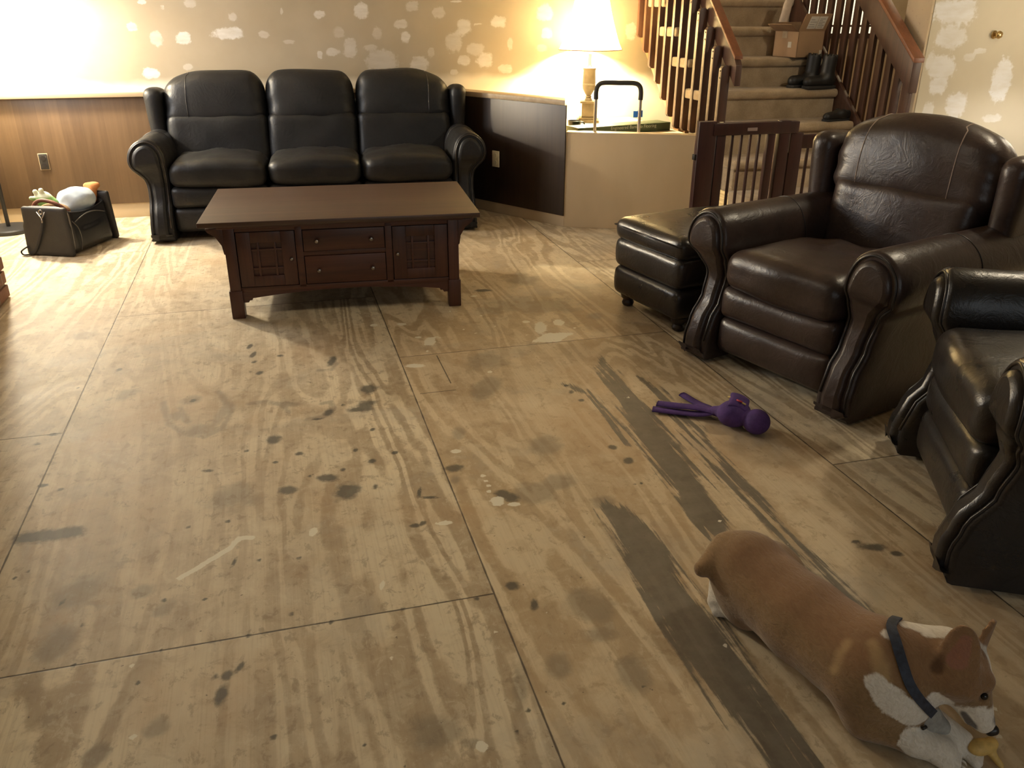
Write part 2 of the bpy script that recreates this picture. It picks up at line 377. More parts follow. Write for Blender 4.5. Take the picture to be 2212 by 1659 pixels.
LIGHT= [(0.576, 3.417, 0.027, 0.053), (0.537, 3.483, 0.017, 0.015), (0.619, 3.461, 0.019, 0.009), (1.101, 3.461, 0.03, 0.081), (1.205, 3.507, 0.028, 0.043), (1.059, 3.557, 0.02, 0.019), (0.488, 3.67, 0.024, 0.019), (0.362, 3.691, 0.02, 0.019), (0.468, 3.161, 0.043, 0.022), (0.749, 3.022, 0.011, 0.016), (0.478, 2.403, 0.02, 0.014), (0.527, 2.226, 0.01, 0.009), (0.529, 2.192, 0.01, 0.008), (0.529, 2.162, 0.008, 0.008), (0.522, 2.13, 0.009, 0.01), (0.534, 2.071, 0.023, 0.027), (0.577, 2.04, 0.021, 0.012), (0.91, 3.994, 0.022, 0.014), (0.768, 3.671, 0.005, 0.01), (0.743, 3.793, 0.007, 0.013), (0.753, 3.529, 0.005, 0.009), (0.796, 3.471, 0.005, 0.009), (0.902, 3.537, 0.005, 0.009), (0.874, 3.694, 0.004, 0.01), (1.196, 2.65, 0.004, 0.009), (1.251, 3.417, 0.006, 0.012), (1.013, 3.387, 0.005, 0.009), (0.545, 3.309, 0.007, 0.012), (-0.006, 2.047, 0.012, 0.023), (-0.425, 1.617, 0.006, 0.005), (-0.396, 1.403, 0.01, 0.009), (0.272, 1.197, 0.01, 0.015), (0.137, 1.49, 0.003, 0.004), (0.354, 1.995, 0.026, 0.009), (0.15, 1.76, 0.003, 0.024), (-0.554, 1.544, 0.006, 0.006), (0.886, 1.329, 0.003, 0.003), (1.125, 1.8, 0.005, 0.004), (1.066, 1.686, 0.004, 0.005), (0.386, 1.516, 0.007, 0.006), (0.366, 2.0, 0.016, 0.007), (0.276, 1.192, 0.011, 0.014)]
POLYW= [(1.019, 3.301), (1.104, 3.379), (1.218, 3.36), (1.119, 3.274)]
STREAKW= [(-0.349, 1.924), (-0.301, 1.962), (-0.228, 2.027), (-0.205, 2.071), (-0.171, 2.062)]
BAR= [(-0.775, 2.225), (-0.652, 2.221)]
STRIP1= [(1.253, 3.091), (1.248, 2.906), (1.233, 2.591), (1.223, 2.248), (1.196, 2.039), (1.174, 1.904), (1.132, 1.708), (1.083, 1.683), (1.034, 1.791), (1.037, 1.88), (1.06, 1.978), (1.051, 2.096), (1.076, 2.26), (1.096, 2.427), (1.13, 2.611), (1.156, 2.801), (1.178, 2.975)]
STRIP2= [(0.836, 2.019), (0.903, 1.948), (0.925, 1.802), (0.915, 1.663), (0.906, 1.536), (0.919, 1.465), (0.924, 1.381), (0.908, 1.229), (0.9, 1.095), (0.894, 0.973), (0.898, 0.906), (0.781, 0.938), (0.788, 1.002), (0.796, 1.074), (0.771, 1.183), (0.765, 1.328), (0.768, 1.456), (0.772, 1.519), (0.787, 1.672), (0.796, 1.827), (0.795, 1.956)]
THIN= [[(1.329, 2.811), (1.282, 2.344), (1.267, 2.05), (1.254, 1.804), (1.243, 1.596)], [(1.336, 2.694), (1.33, 2.368), (1.294, 1.926), (1.28, 1.699)], [(1.296, 2.104), (1.293, 1.744), (1.279, 1.482), (1.289, 1.312)], [(1.255, 1.614), (1.267, 1.371), (1.257, 1.174)], [(0.994, 2.83), (1.061, 2.723), (1.056, 2.518), (1.04, 2.303)]]
WB= [(-0.718, 1.372, 0.038, 0.018, 1.0), (-0.427, 1.368, 0.045, 0.031, 0.5), (-0.597, 1.342, 0.013, 0.019, 0.5), (-0.171, 1.287, 0.033, 0.031, 0.6), (-0.799, 1.224, 0.038, 0.031, 0.5), (-0.665, 1.155, 0.045, 0.051, 0.5), (-0.499, 1.158, 0.055, 0.041, 1.0), (-0.211, 1.185, 0.111, 0.045, 1.0), (0.017, 1.178, 0.04, 0.026, 0.5), (0.147, 1.32, 0.014, 0.025, 0.5), (0.395, 1.302, 0.042, 0.029, 0.9), (0.679, 1.329, 0.061, 0.056, 0.9), (0.325, 1.239, 0.125, 0.005, 0.6), (0.176, 1.132, 0.048, 0.016, 0.4), (0.516, 1.191, 0.043, 0.04, 0.35), (0.587, 1.09, 0.05, 0.074, 0.6), (0.467, 1.064, 0.06, 0.03, 0.8), (0.375, 1.049, 0.021, 0.034, 0.8), (0.724, 1.096, 0.058, 0.02, 0.4), (0.78, 1.183, 0.037, 0.047, 0.4), (0.944, 1.244, 0.055, 0.034, 0.7), (0.973, 1.159, 0.037, 0.044, 0.9), (1.029, 1.357, 0.052, 0.04, 0.5), (1.216, 1.318, 0.053, 0.041, 0.6), (0.806, 1.007, 0.126, 0.076, 0.45), (1.065, 0.977, 0.075, 0.056, 0.7), (1.151, 1.059, 0.03, 0.034, 0.4), (1.397, 1.223, 0.054, 0.061, 0.8), (1.319, 1.127, 0.069, 0.076, 0.6), (1.651, 1.258, 0.062, 0.042, 0.9), (1.504, 1.248, 0.039, 0.008, 0.7), (1.479, 1.078, 0.078, 0.042, 0.6), (1.393, 1.001, 0.054, 0.042, 0.8), (1.548, 1.0, 0.071, 0.057, 0.9), (1.737, 1.112, 0.023, 0.05, 0.6), (-0.737, 0.944, 0.062, 0.042, 0.9), (-0.496, 0.98, 0.039, 0.026, 0.4), (1.995, 1.321, 0.071, 0.063, 0.9), (2.014, 1.181, 0.048, 0.042, 0.8), (1.976, 1.082, 0.048, 0.029, 0.6), (1.706, 0.941, 0.063, 0.036, 0.7), (1.314, 0.925, 0.039, 0.022, 0.6), (1.341, 1.392, 0.052, 0.01, 0.9), (2.679, 1.194, 0.051, 0.065, 0.6), (2.438, 1.322, 0.066, 0.042, 0.7)]
WR= [(4.041, 1.341, 0.182, 0.082, 0.9), (4.047, 1.197, 0.131, 0.076, 0.8), (4.026, 1.024, 0.116, 0.086, 0.8), (4.02, 0.92, 0.083, 0.061, 0.9), (4.191, 0.8, 0.093, 0.09, 0.9), (3.986, 0.761, 0.047, 0.068, 0.7), (3.923, 1.056, 0.03, 0.062, 0.7), (4.285, 1.119, 0.051, 0.02, 0.6), (4.499, 0.944, 0.087, 0.147, 1.0), (4.209, 1.084, 0.05, 0.026, 0.5), (4.492, 0.711, 0.088, 0.028, 0.6), (4.291, 0.683, 0.07, 0.017, 0.8), (4.404, 1.196, 0.095, 0.083, -1.0)]

RINGS=[[(-0.496, 3.051), (-0.458, 2.864), (-0.397, 2.763), (-0.334, 2.722), (-0.276, 2.778), (-0.253, 2.905), (-0.286, 3.059), (-0.304, 3.107)], [(-0.184, 2.96), (-0.117, 2.967), (-0.068, 2.921), (-0.045, 2.85)], [(0.016, 2.775), (0.074, 2.779), (0.115, 2.848), (0.102, 2.9), (0.073, 2.892)], [(0.085, 3.214), (0.13, 3.202), (0.159, 3.269), (0.14, 3.342)], [(-0.429, 2.992), (-0.406, 2.888), (-0.396, 2.858)]]

# EXTRA
LIGHT += [(1.34, 1.007, 0.008, 0.007), (1.231, 0.936, 0.006, 0.006), (1.291, 0.944, 0.008, 0.005)]
DARK += [(1.471, 1.574, 0.043, 0.021), (1.512, 1.532, 0.019, 0.014), (1.441, 1.609, 0.015, 0.009), (1.868, 1.541, 0.026, 0.016)]

def field_ell(X, Y, L, rot, best):
    c, s = math.cos(rot), math.sin(rot)
    for x, y, a, b in L:
        a = max(a, 0.007); b = max(b, 0.007)
        R = max(a, b) * 2.2
        m = (abs(X - x) < R) & (abs(Y - y) < R)
        if not m.any(): continue
        dx = X[m] - x; dy = Y[m] - y
        d = np.sqrt(((dx * c + dy * s) / a) ** 2 + ((-dx * s + dy * c) / b) ** 2)
        best[m] = np.maximum(best[m], np.clip(1 - d, -1, 1))
    return best
def seg_d(X, Y, P, closed=False):
    d = np.full(X.shape, 9.0); n = len(P)
    for i in range(n if closed else n - 1):
        a = P[i]; b = P[(i + 1) % n]; bx, by = b[0] - a[0], b[1] - a[1]
        t = np.clip(((X - a[0]) * bx + (Y - a[1]) * by) / (bx * bx + by * by + 1e-9), 0, 1)
        d = np.minimum(d, np.hypot(X - a[0] - t * bx, Y - a[1] - t * by))
    return d
def poly_sd(X, Y, P):
    ins = np.zeros(X.shape, bool); n = len(P)
    for i in range(n):
        (x1, y1), (x2, y2) = P[i], P[(i + 1) % n]
        c = ((y1 > Y) != (y2 > Y)) & (X < (x2 - x1) * (Y - y1) / (y2 - y1 + 1e-12) + x1)
        ins ^= c
    d = seg_d(X, Y, P, True)
    return np.where(ins, d, -d)
def grid_mesh(name, xs, ys, fn, attrs, m):
    """grid over (xs, ys); fn maps to 3D; attrs name -> values"""
    nx, ny = len(xs), len(ys); X, Y = np.meshgrid(xs, ys, indexing='ij')
    P = fn(X.ravel(), Y.ravel())
    i = np.arange(nx - 1)[:, None] * ny + np.arange(ny - 1)[None, :]; i = i.ravel()
    Fc = np.stack([i, i + ny, i + ny + 1, i + 1], 1)
    me = bpy.data.meshes.new(name)
    me.vertices.add(nx * ny); me.vertices.foreach_set('co', P.astype(np.float32).ravel())
    me.loops.add(Fc.size); me.loops.foreach_set('vertex_index', Fc.astype(np.int32).ravel())
    me.polygons.add(len(Fc)); me.polygons.foreach_set('loop_start', np.arange(0, Fc.size, 4, dtype=np.int32))
    me.polygons.foreach_set('loop_total', np.full(len(Fc), 4, np.int32)); me.update(calc_edges=True); me.validate()
    for k, v in attrs.items():
        a = me.attributes.new(k, 'FLOAT', 'POINT'); a.data.foreach_set('value', np.asarray(v, np.float32).ravel())
    return link(name, me, m, smooth=False)

# ---- floor
def build_floor():
    t = NT('plywood_subfloor'); c = t.obj(); sx = t.n('SeparateXYZ'); t.set(sx.inputs[0], c); X, Y = sx.outputs[0], sx.outputs[1]
    M = t.math
    wx = M('MULTIPLY', M('SUBTRACT', t.noise(c, 1.5, 2), 0.5), 0.0)
    s0, s1, s2 = M('GREATER_THAN', X, -0.80), M('GREATER_THAN', X, 0.417), M('GREATER_THAN', X, 1.637)
    col = M('ADD', M('ADD', s0, s1), s2)
    # row origin per column: 2.88, 1.652, 0.807, 2.0
    y0 = M('ADD', M('ADD', M('MULTIPLY', s0, -1.228), M('MULTIPLY', s1, -0.845)), M('MULTIPLY', s2, 1.193))
    yy = M('DIVIDE', M('SUBTRACT', M('SUBTRACT', Y, y0), 2.88), 2.461)
    row = M('FLOOR', yy); fr = M('SUBTRACT', yy, row)
    dy = M('MULTIPLY', M('MINIMUM', fr, M('SUBTRACT', 1.0, fr)), 2.461)
    dx = M('MINIMUM', M('MINIMUM', M('ABSOLUTE', M('ADD', X, 0.80)), M('ABSOLUTE', M('SUBTRACT', X, 0.417))), M('ABSOLUTE', M('SUBTRACT', X, 1.637)))
    wob = M('MULTIPLY', M('SUBTRACT', t.noise(c, 14, 3), 0.5), 0.004)
    d = M('ADD', M('MINIMUM', dx, dy), wob)
    # the small patch let into the third sheet
    in_y = M('MULTIPLY', M('GREATER_THAN', Y, 2.95), M('LESS_THAN', Y, 3.25))
    px = M('ADD', M('ABSOLUTE', M('SUBTRACT', X, 0.574)), M('SUBTRACT', 1.0, in_y))
    in_x = M('MULTIPLY', M('GREATER_THAN', X, 0.44), M('LESS_THAN', X, 0.58))
    py = M('ADD', M('ABSOLUTE', M('SUBTRACT', Y, 2.885)), M('SUBTRACT', 1.0, in_x))
    d = M('MINIMUM', d, M('MINIMUM', px, py))
    seam = M('SUBTRACT', 1.0, t.sm(d, 0.0008, 0.0036))
    sid = M('ADD', M('MULTIPLY', col, 7.31), M('MULTIPLY', row, 3.77))
    cmb = t.n('CombineXYZ'); t.set(cmb.inputs[0], M('MULTIPLY', X, 2.9)); t.set(cmb.inputs[1], M('MULTIPLY', Y, 0.42)); t.set(cmb.inputs[2], sid)
    n1 = t.noise(cmb.outputs[0], 1.0, 3.0, 0.45, 0.5)
    wig = t.noise(c, 16, 4, 0.65)
    ph = M('ADD', M('MULTIPLY', n1, 88.0), M('MULTIPLY', wig, 2.6))
    band = M('ADD', M('MULTIPLY', M('SINE', ph), 0.5), 0.5)
    band = t.sm(band, 0.16, 0.84)
    con = t.sm(t.noise(t.scale(c, (1.1, 0.55, 1), (3, 1, 0)), 1.0, 3), 0.36, 0.62)
    cmb2 = t.n('CombineXYZ'); t.set(cmb2.inputs[0], M('MULTIPLY', X, 150.0)); t.set(cmb2.inputs[1], M('MULTIPLY', Y, 3.5)); t.set(cmb2.inputs[2], sid)
    fine = t.noise(cmb2.outputs[0], 1.0, 3, 0.6)
    blot = t.noise(c, 2.6, 6, 0.62, 0.8)
    base = t.ramp(band, [(0.0, (0.40, 0.297, 0.178)), (0.4, (0.48, 0.368, 0.228)), (0.75, (0.66, 0.535, 0.353)), (1.0, (0.72, 0.595, 0.40))])
    flat = t.ramp(blot, [(0.32, (0.41, 0.31, 0.20)), (0.5, (0.54, 0.43, 0.29)), (0.68, (0.66, 0.545, 0.385))])
    plainer = M('SUBTRACT', 1.0, M('MULTIPLY', M('MULTIPLY', t.sm(Y, 1.60, 1.70), M('SUBTRACT', 1.0, t.sm(Y, 3.9, 4.3))), M('SUBTRACT', 0.45, M('MULTIPLY', t.sm(X, -0.30, 0.35), 0.45))))
    colr = t.mix(M('MULTIPLY', M('ADD', M('MULTIPLY', con, 0.55), 0.40), plainer), flat, base)
    blot2 = t.noise(c, 11, 5, 0.68, 0.6)
    colr = t.mix(M('MULTIPLY', t.sm(blot2, 0.50, 0.66), 0.30), colr, (0.30, 0.205, 0.12))
    colr = t.mix(M('MULTIPLY', t.sm(blot2, 0.49, 0.36), 0.28), colr, (0.66, 0.56, 0.39))
    colr = t.mix(M('MULTIPLY', t.sm(fine, 0.42, 0.72), 0.22), colr, (0.30, 0.19, 0.10))
    fl = t.noise(t.scale(c, (1.0, 0.7, 1), (2, 8, 3)), 27, 6, 0.72, 0.4)
    colr = t.mix(M('MULTIPLY', t.sm(fl, 0.535, 0.64), 0.50), colr, (0.25, 0.175, 0.105))
    colr = t.mix(M('MULTIPLY', t.sm(fl, 0.45, 0.36), 0.32), colr, (0.70, 0.60, 0.43))
    third = M('MULTIPLY', s1, M('SUBTRACT', 1.0, s2))
    colr = t.mix(M('MULTIPLY', third, M('ADD', 0.10, M('MULTIPLY', blot, 0.35))), colr, (0.52, 0.345, 0.165))
    # orange-brown warmth in blotches, grey dust film in others
    w1 = t.sm(t.noise(c, 1.35, 5, 0.6, 0.5), 0.50, 0.66)
    colr = t.mix(M('MULTIPLY', w1, 0.45), colr, (0.43, 0.275, 0.14))
    w2 = t.sm(t.noise(t.scale(c, (1, 1, 1), (7, 3, 1)), 2.1, 6, 0.65, 0.4), 0.50, 0.68)
    colr = t.mix(M('MULTIPLY', w2, 0.38), colr, (0.36, 0.315, 0.25))
    rag = M('SUBTRACT', t.noise(c, 34, 5, 0.7), 0.5)
    rag2 = M('SUBTRACT', t.noise(c, 9, 5, 0.65), 0.5)
    soft = t.sm(M('ADD', t.attr('soft'), M('MULTIPLY', rag2, 1.7)), -0.05, 0.60)
    colr = t.mix(M('MULTIPLY', soft, 0.48), colr, (0.17, 0.135, 0.095))
    strk = M('SUBTRACT', t.noise(t.scale(c, (46, 2.2, 1)), 1.0, 4, 0.6), 0.5)
    sf = M('ADD', t.attr('strip'), M('ADD', M('MULTIPLY', strk, 0.16), M('MULTIPLY', rag, 0.03)))
    strip = t.sm(sf, 0.0, 0.018)
    gcol = t.ramp(t.noise(c, 13, 5, 0.65), [(0.3, (0.085, 0.070, 0.052)), (0.7, (0.16, 0.135, 0.10))])
    colr = t.mix(M('MULTIPLY', strip, 0.88), colr, gcol)
    ragd = M('ADD', M('MULTIPLY', rag, 0.9), M('MULTIPLY', M('SUBTRACT', t.noise(c, 15, 4, 0.6), 0.5), 1.3))
    darkm = t.sm(M('ADD', t.attr('dark'), ragd), -0.16, 0.48)
    colr = t.mix(M('MULTIPLY', darkm, 0.84), colr, (0.062, 0.054, 0.040))
    lt = t.sm(M('ADD', t.attr('paint'), M('MULTIPLY', rag, 1.4)), -0.06, 0.16)
    colr = t.mix(M('MULTIPLY', lt, 0.92), colr, (0.76, 0.69, 0.54))
    nails = t.sm(t.noise(c, 55, 2, 0.5), 0.735, 0.775)
    colr = t.mix(M('MULTIPLY', nails, 0.7), colr, (0.10, 0.07, 0.05))
    speck = t.sm(t.noise(t.scale(c, (1, 1, 1), (5, 9, 2)), 70, 2, 0.5), 0.775, 0.80)
    colr = t.mix(M('MULTIPLY', speck, 0.8), colr, (0.68, 0.60, 0.45))
    colr = t.mix(M('MULTIPLY', seam, 0.86), colr, (0.035, 0.022, 0.013))
    colr = t.mix(1.0, colr, (0.985, 1.035, 1.08), 'MULTIPLY')
    h = M('ADD', M('MULTIPLY', fine, 0.25), M('ADD', M('MULTIPLY', band, 0.25), M('MULTIPLY', seam, -2.0)))
    t.bs(color=colr, spec=0.35, rough=M('ADD', 0.50, M('MULTIPLY', blot, 0.16)))
    t.bs(normal=t.bump(h, 0.25, 0.002))
    ys = np.concatenate([[-1.8, -1, 0, 0.4], np.arange(0.72, 2.7, 0.009), np.arange(2.7, 6.33, 0.016), [6.33]])
    xs = np.concatenate([[-3.2, -2.6, -2.2], np.arange(-1.85, 2.6, 0.0095), np.arange(2.6, 4.0, 0.03), [4.4, 5.0, 6.0]])
    Xg, Yg = np.meshgrid(xs, ys, indexing='ij'); Z = lambda: np.full(Xg.shape, -1.0)
    dk = field_ell(Xg, Yg, DARK, -0.272, Z())
    dk = np.maximum(dk, 1 - seg_d(Xg, Yg, BAR) / 0.036)
    sf = field_ell(Xg, Yg, SOFT, -0.272, Z())
    for P in RINGS: sf = np.maximum(sf, np.clip(0.75 - seg_d(Xg, Yg, P) / 0.024, -1, 1))
    pt = field_ell(Xg, Yg, LIGHT, -0.272, Z())
    pt = np.maximum(pt, np.clip(poly_sd(Xg, Yg, POLYW) / 0.03 + 0.3, -1, 1))
    pt = np.maximum(pt, 0.75 - seg_d(Xg, Yg, STREAKW) / 0.013)
    st = np.maximum(poly_sd(Xg, Yg, STRIP1) , poly_sd(Xg, Yg, STRIP2))
    for P in THIN: st = np.maximum(st, 0.020 - seg_d(Xg, Yg, P))
    st = np.clip(st, -0.2, 0.06)
    return grid_mesh('floor', xs, ys, lambda x, y: np.stack([x, y, 0 * x], 1), dict(dark=np.clip(dk, -1, 1), soft=sf, paint=np.clip(pt, -1, 1), strip=st), t.m)
tag(build_floor(), kind='structure')

# ---- patched drywall
def patched(name, tan_lo, tan_hi, white, band=None):
    t = NT(name); c = t.obj(); M = t.math
    a = t.noise(c, 2.2, 4); rag = M('SUBTRACT', t.noise(c, 26, 5, 0.65), 0.5)
    wipe = t.noise(t.scale(c, (9, 9, 30)), 1.0, 4)
    col = t.ramp(a, [(0.3, tan_lo), (0.7, tan_hi)])
    m = t.sm(M('ADD', t.attr('patch'), M('MULTIPLY', rag, 1.1)), 0.0, 0.30)
    m = M('MULTIPLY', m, M('MULTIPLY', t.attr('strength'), t.ramp(wipe, [(0.3, (0.6,) * 3), (0.6, (1,) * 3)])))
    col = t.mix(m, col, white)
    if band is not None:
        sx = t.n('SeparateXYZ'); t.set(sx.inputs[0], c)
        bz = M('ADD', sx.outputs[2], M('MULTIPLY', M('SUBTRACT', t.noise(c, 3, 3), 0.5), 0.10))
        col = t.mix(M('SUBTRACT', 1.0, t.sm(bz, band - 0.035, band + 0.035)), col, (0.72, 0.66, 0.54))
    t.bs(color=col, rough=0.85); return t.m
def patch_fields(U, Vv, L):
    p = np.full(U.shape, -1.0); s = np.zeros(U.shape)
    for x, z, a, b, k in L:
        if k < 0: continue
        d = (abs((U - x) / a) ** 2.4 + abs((Vv - z) / b) ** 2.4) ** (1 / 2.4)
        v = np.clip(1 - d, -1, 1); m = v > p
        s = np.where(m & (v > -0.8), k, s); p = np.maximum(p, v)
    return dict(patch=p, strength=s)

# ------------------------------------------------------------------ the room
BACK_Y = 6.33
def build_walls():
    xs = np.concatenate([np.arange(-1.85, 2.80, 0.018), [3.0, 3.4, 3.95]]); zs = np.concatenate([[0, 0.5], np.arange(0.56, 1.55, 0.018), [2.0, 2.45]])
    U, Vv = np.meshgrid(xs, zs, indexing='ij')
    m = patched('patched_drywall_back', (0.375, 0.31, 0.215), (0.435, 0.365, 0.265), (0.68, 0.65, 0.60), 0.885)
    o = grid_mesh('wall_back', xs, zs, lambda x, z: np.stack([x, 0 * x + BACK_Y, z], 1), patch_fields(U, Vv, WB), m)
    tag(o, kind='structure')
    xs = np.concatenate([np.arange(3.886, 4.7, 0.018), [4.8, 5.0, 5.5]]); zs = np.concatenate([[0, 0.4], np.arange(0.5, 1.55, 0.018), [2.0, 2.45]])
    U, Vv = np.meshgrid(xs, zs, indexing='ij')
    m = patched('patched_drywall_right', (0.50, 0.445, 0.335), (0.56, 0.50, 0.38), (0.74, 0.735, 0.73))
    o = grid_mesh('wall_right', xs, zs, lambda x, z: np.stack([x, 0 * x + 4.6, z], 1), patch_fields(U, Vv, WR), m)
    tag(o, kind='structure')
build_walls()
def struct(name, mb, m): return tag(mb.build(name, m), kind='structure')
struct('wall_stair', MB().box((3.868, 4.602, 0), (3.886, 4.82, 2.45), 0.001), WALLPAPER)
struct('wall_hall', MB().box((3.95, 6.60, 0), (6.4, 6.7, 2.45), 0), WALLPAPER)
struct('wall_passage', MB().box((3.886, 4.80, 0), (5.5, 4.82, 2.45), 0), WALLPAPER)
struct('wall_far', MB().box((6.3, 4.8, 0), (6.4, 6.6, 2.45), 0), PLASTER)
struct('wall_side', MB().box((5.5, -1.8, 0), (5.6, 4.6, 2.45), 0), PLASTER)
struct('wall_left', MB().box((-1.93, 4.4, 0), (-1.83, BACK_Y, 0.93), 0).box((-1.93, 4.4, 2.12), (-1.83, BACK_Y, 2.45), 0).box((-1.93, 4.4, 0.93), (-1.83, 4.76, 2.12), 0).box((-1.93, 5.94, 0.93), (-1.83, BACK_Y, 2.12), 0), CREAM)
w3 = MB()
for a, b in (((4.76, 0.93), (5.94, 0.97)), ((4.76, 2.08), (5.94, 2.12)), ((4.76, 0.97), (4.80, 2.08)), ((5.90, 0.97), (5.94, 2.08)), ((5.335, 0.97), (5.365, 2.08))):
    w3.box((-1.925, a[0], a[1]), (-1.885, b[0], b[1]), 0.003)
struct('window_3', w3, CREAM)
struct('wall_outer', MB().box((-3.3, -1.8, 0), (-3.2, 4.5, 2.45), 0), CREAM)
struct('ceiling', MB().box((-3.3, -1.9, 2.45), (6.4, 6.7, 2.55), 0), PLASTER)
fw = MB()
fw.box((-3.3, -1.9, 0), (5.6, -1.8, 0.8), 0).box((-3.3, -1.9, 2.1), (5.6, -1.8, 2.45), 0)
fw.box((-3.3, -1.9, 0.8), (-0.4, -1.8, 2.1), 0).box((2.2, -1.9, 0.8), (5.6, -1.8, 2.1), 0)
struct('wall_front', fw, PLASTER)
wf = MB()
for a, b in (((-0.4, 0.8), (2.2, 0.86)), ((-0.4, 2.04), (2.2, 2.1)), ((-0.4, 0.86), (-0.34, 2.04)), ((2.14, 0.86), (2.2, 2.04)), ((0.87, 0.86), (0.93, 2.04))):
    wf.box((a[0], -1.88, a[1]), (b[0], -1.82, b[1]), 0.004)
struct('window_1', wf, CREAM)
# lit hall window seen between the right-hand balusters
PANE = NT('lit_window'); PANE.bs(color=(0.8, 0.75, 0.6), emis=(1.0, 0.87, 0.62), emstr=1.1, rough=0.3)
w2 = MB()
struct('window_2', MB().box((4.30, 6.585, 1.16), (5.02, 6.6, 2.0), 0.0), PANE.m)
for q, (x0, z0, x1, z1) in enumerate(((4.28, 1.13, 5.04, 1.17), (4.28, 1.22, 5.04, 1.236), (4.46, 1.17, 4.475, 2.0), (4.64, 1.17, 4.655, 2.0), (4.82, 1.17, 4.835, 2.0))):
    w2.box((x0, 6.56, z0), (x1, 6.59, z1), 0.002)
struct('trim_1', w2, RAIL_WOOD)

# half walls of the sunken room
HP0 = Vector((1.833, 5.300)); HP1 = Vector((1.195, 6.33))       # angled half wall, front face
ALC = Vector((2.705, 4.897))                                     # front corner of the low wall at the stairs
def wall_between(name, a, b, z0, z1, th, m, bev=0.004):
    d = (b - a).normalized(); nrm = Vector((-d.y, d.x))
    if nrm.y < 0: nrm = -nrm
    P = [(a.x, a.y), (b.x, b.y), (b.x + nrm.x * th, b.y + nrm.y * th), (a.x + nrm.x * th, a.y + nrm.y * th)]
    return struct(name, MB().prism(P, 2, z0, z1, bev), m)
RAW = NT('raw_gypsum'); RAW.bs(color=RAW.ramp(RAW.noise(RAW.obj(), 30, 4), [(0.3, (0.36, 0.28, 0.19)), (0.7, (0.62, 0.55, 0.44))]), rough=0.9)
_dn = (HP1 - HP0).normalized(); _n = Vector((_dn.y, -_dn.x)); _n = _n if _n.y < 0 else -_n      # towards the room
off = lambda p, k: p + _n * k
_vw = Vector(HP0).normalized()
def half_prism(name, f, z0, z1, th, m, bev=0.003):      # free end cut back on the skew
    a, b = off(HP0, f), off(HP1, f); e = a + _vw * (th / max(0.2, _vw.dot(-_n)))
    g = off(HP1, f - th)
    return struct(name, MB().prism([(p.x, p.y) for p in (a, b, g, e)], 2, z0, z1, bev), m)
half_prism('wall_half', 0.0, 0, 0.785, 0.10, FRONT_BOARD.m)
wall_between('trim_2', off(HP0, 0.010) , off(HP1, 0.010), 0.075, 0.783, 0.010, WAINSCOT_DARK, 0.001)
half_prism('trim_3', 0.022, 0.783, 0.815, 0.14, wood('cap_wood', (0.30, 0.22, 0.13), (0.42, 0.32, 0.20), 0, 0.5))
wall_between('wall_low', HP0, ALC, 0, 0.62, 0.09, FRONT_BOARD.m)
# bare strip and wainscot on the back wall
struct('trim_4', MB().box((-1.825, BACK_Y - 0.016, 0.10), (1.16, BACK_Y - 0.001, 0.80), 0.001), WAINSCOT.m)
struct('trim_5', MB().box((-1.825, BACK_Y - 0.05, 0.80), (1.16, BACK_Y - 0.001, 0.828), 0.004), bpy.data.materials['cap_wood'])
struct('baseboard_back', MB().box((-1.825, BACK_Y - 0.008, 0.0), (1.16, BACK_Y - 0.001, 0.10), 0.001), FRONT_BOARD.m)
# raised floor of the alcove beside the stairs
NOOK_Z = 0.58
q = [HP0 + Vector((0.06, 0.09)), HP1 + Vector((0.09, -0.01)), Vector((2.70, 6.32)), Vector((2.70, 4.99))]
struct('floor_raised', MB().prism([(p.x, p.y) for p in q], 2, NOOK_Z - 0.04, NOOK_Z, 0.0), plain('pale_subfloor', (0.58, 0.50, 0.36), 0.75, sc=6))

# brick chimney breast at the left edge
def chimney():
    t = NT('chimney_brick'); c = t.obj(); br = t.n('TexBrick'); v = t.scale(c, (1, 1, 1)); sx = t.n('SeparateXYZ'); t.set(sx.inputs[0], c)
    cb = t.n('CombineXYZ'); t.set(cb.inputs[0], t.math('ADD', sx.outputs[0], sx.outputs[1])); t.set(cb.inputs[1], sx.outputs[2]); t.set(br.inputs['Vector'], cb.outputs[0])
    br.inputs['Scale'].default_value = 1.0; br.inputs['Brick Width'].default_value = 0.21; br.inputs['Row Height'].default_value = 0.071; br.inputs['Mortar Size'].default_value = 0.005
    br.inputs['Color1'].default_value = (0.16, 0.075, 0.05, 1); br.inputs['Color2'].default_value = (0.22, 0.11, 0.07, 1); br.inputs['Mortar'].default_value = (0.25, 0.21, 0.17, 1)
    t.bs(color=br.outputs[0], rough=0.9, normal=t.bump(t.noise(c, 60, 4), 0.5, 0.004))
    mb = MB(); z = 0.0
    while z < 2.40:
        j = random.uniform(-0.003, 0.003)
        mb.box((-2.3, 3.2, z + 0.006), (-1.362 + j, 4.585 + j, z + 0.066), 0.006)
        mb.box((-2.29, 3.21, z - 0.006), (-1.374, 4.572, z + 0.010), 0.0); z += 0.071
    struct('wall_chimney', mb, t.m)
chimney()

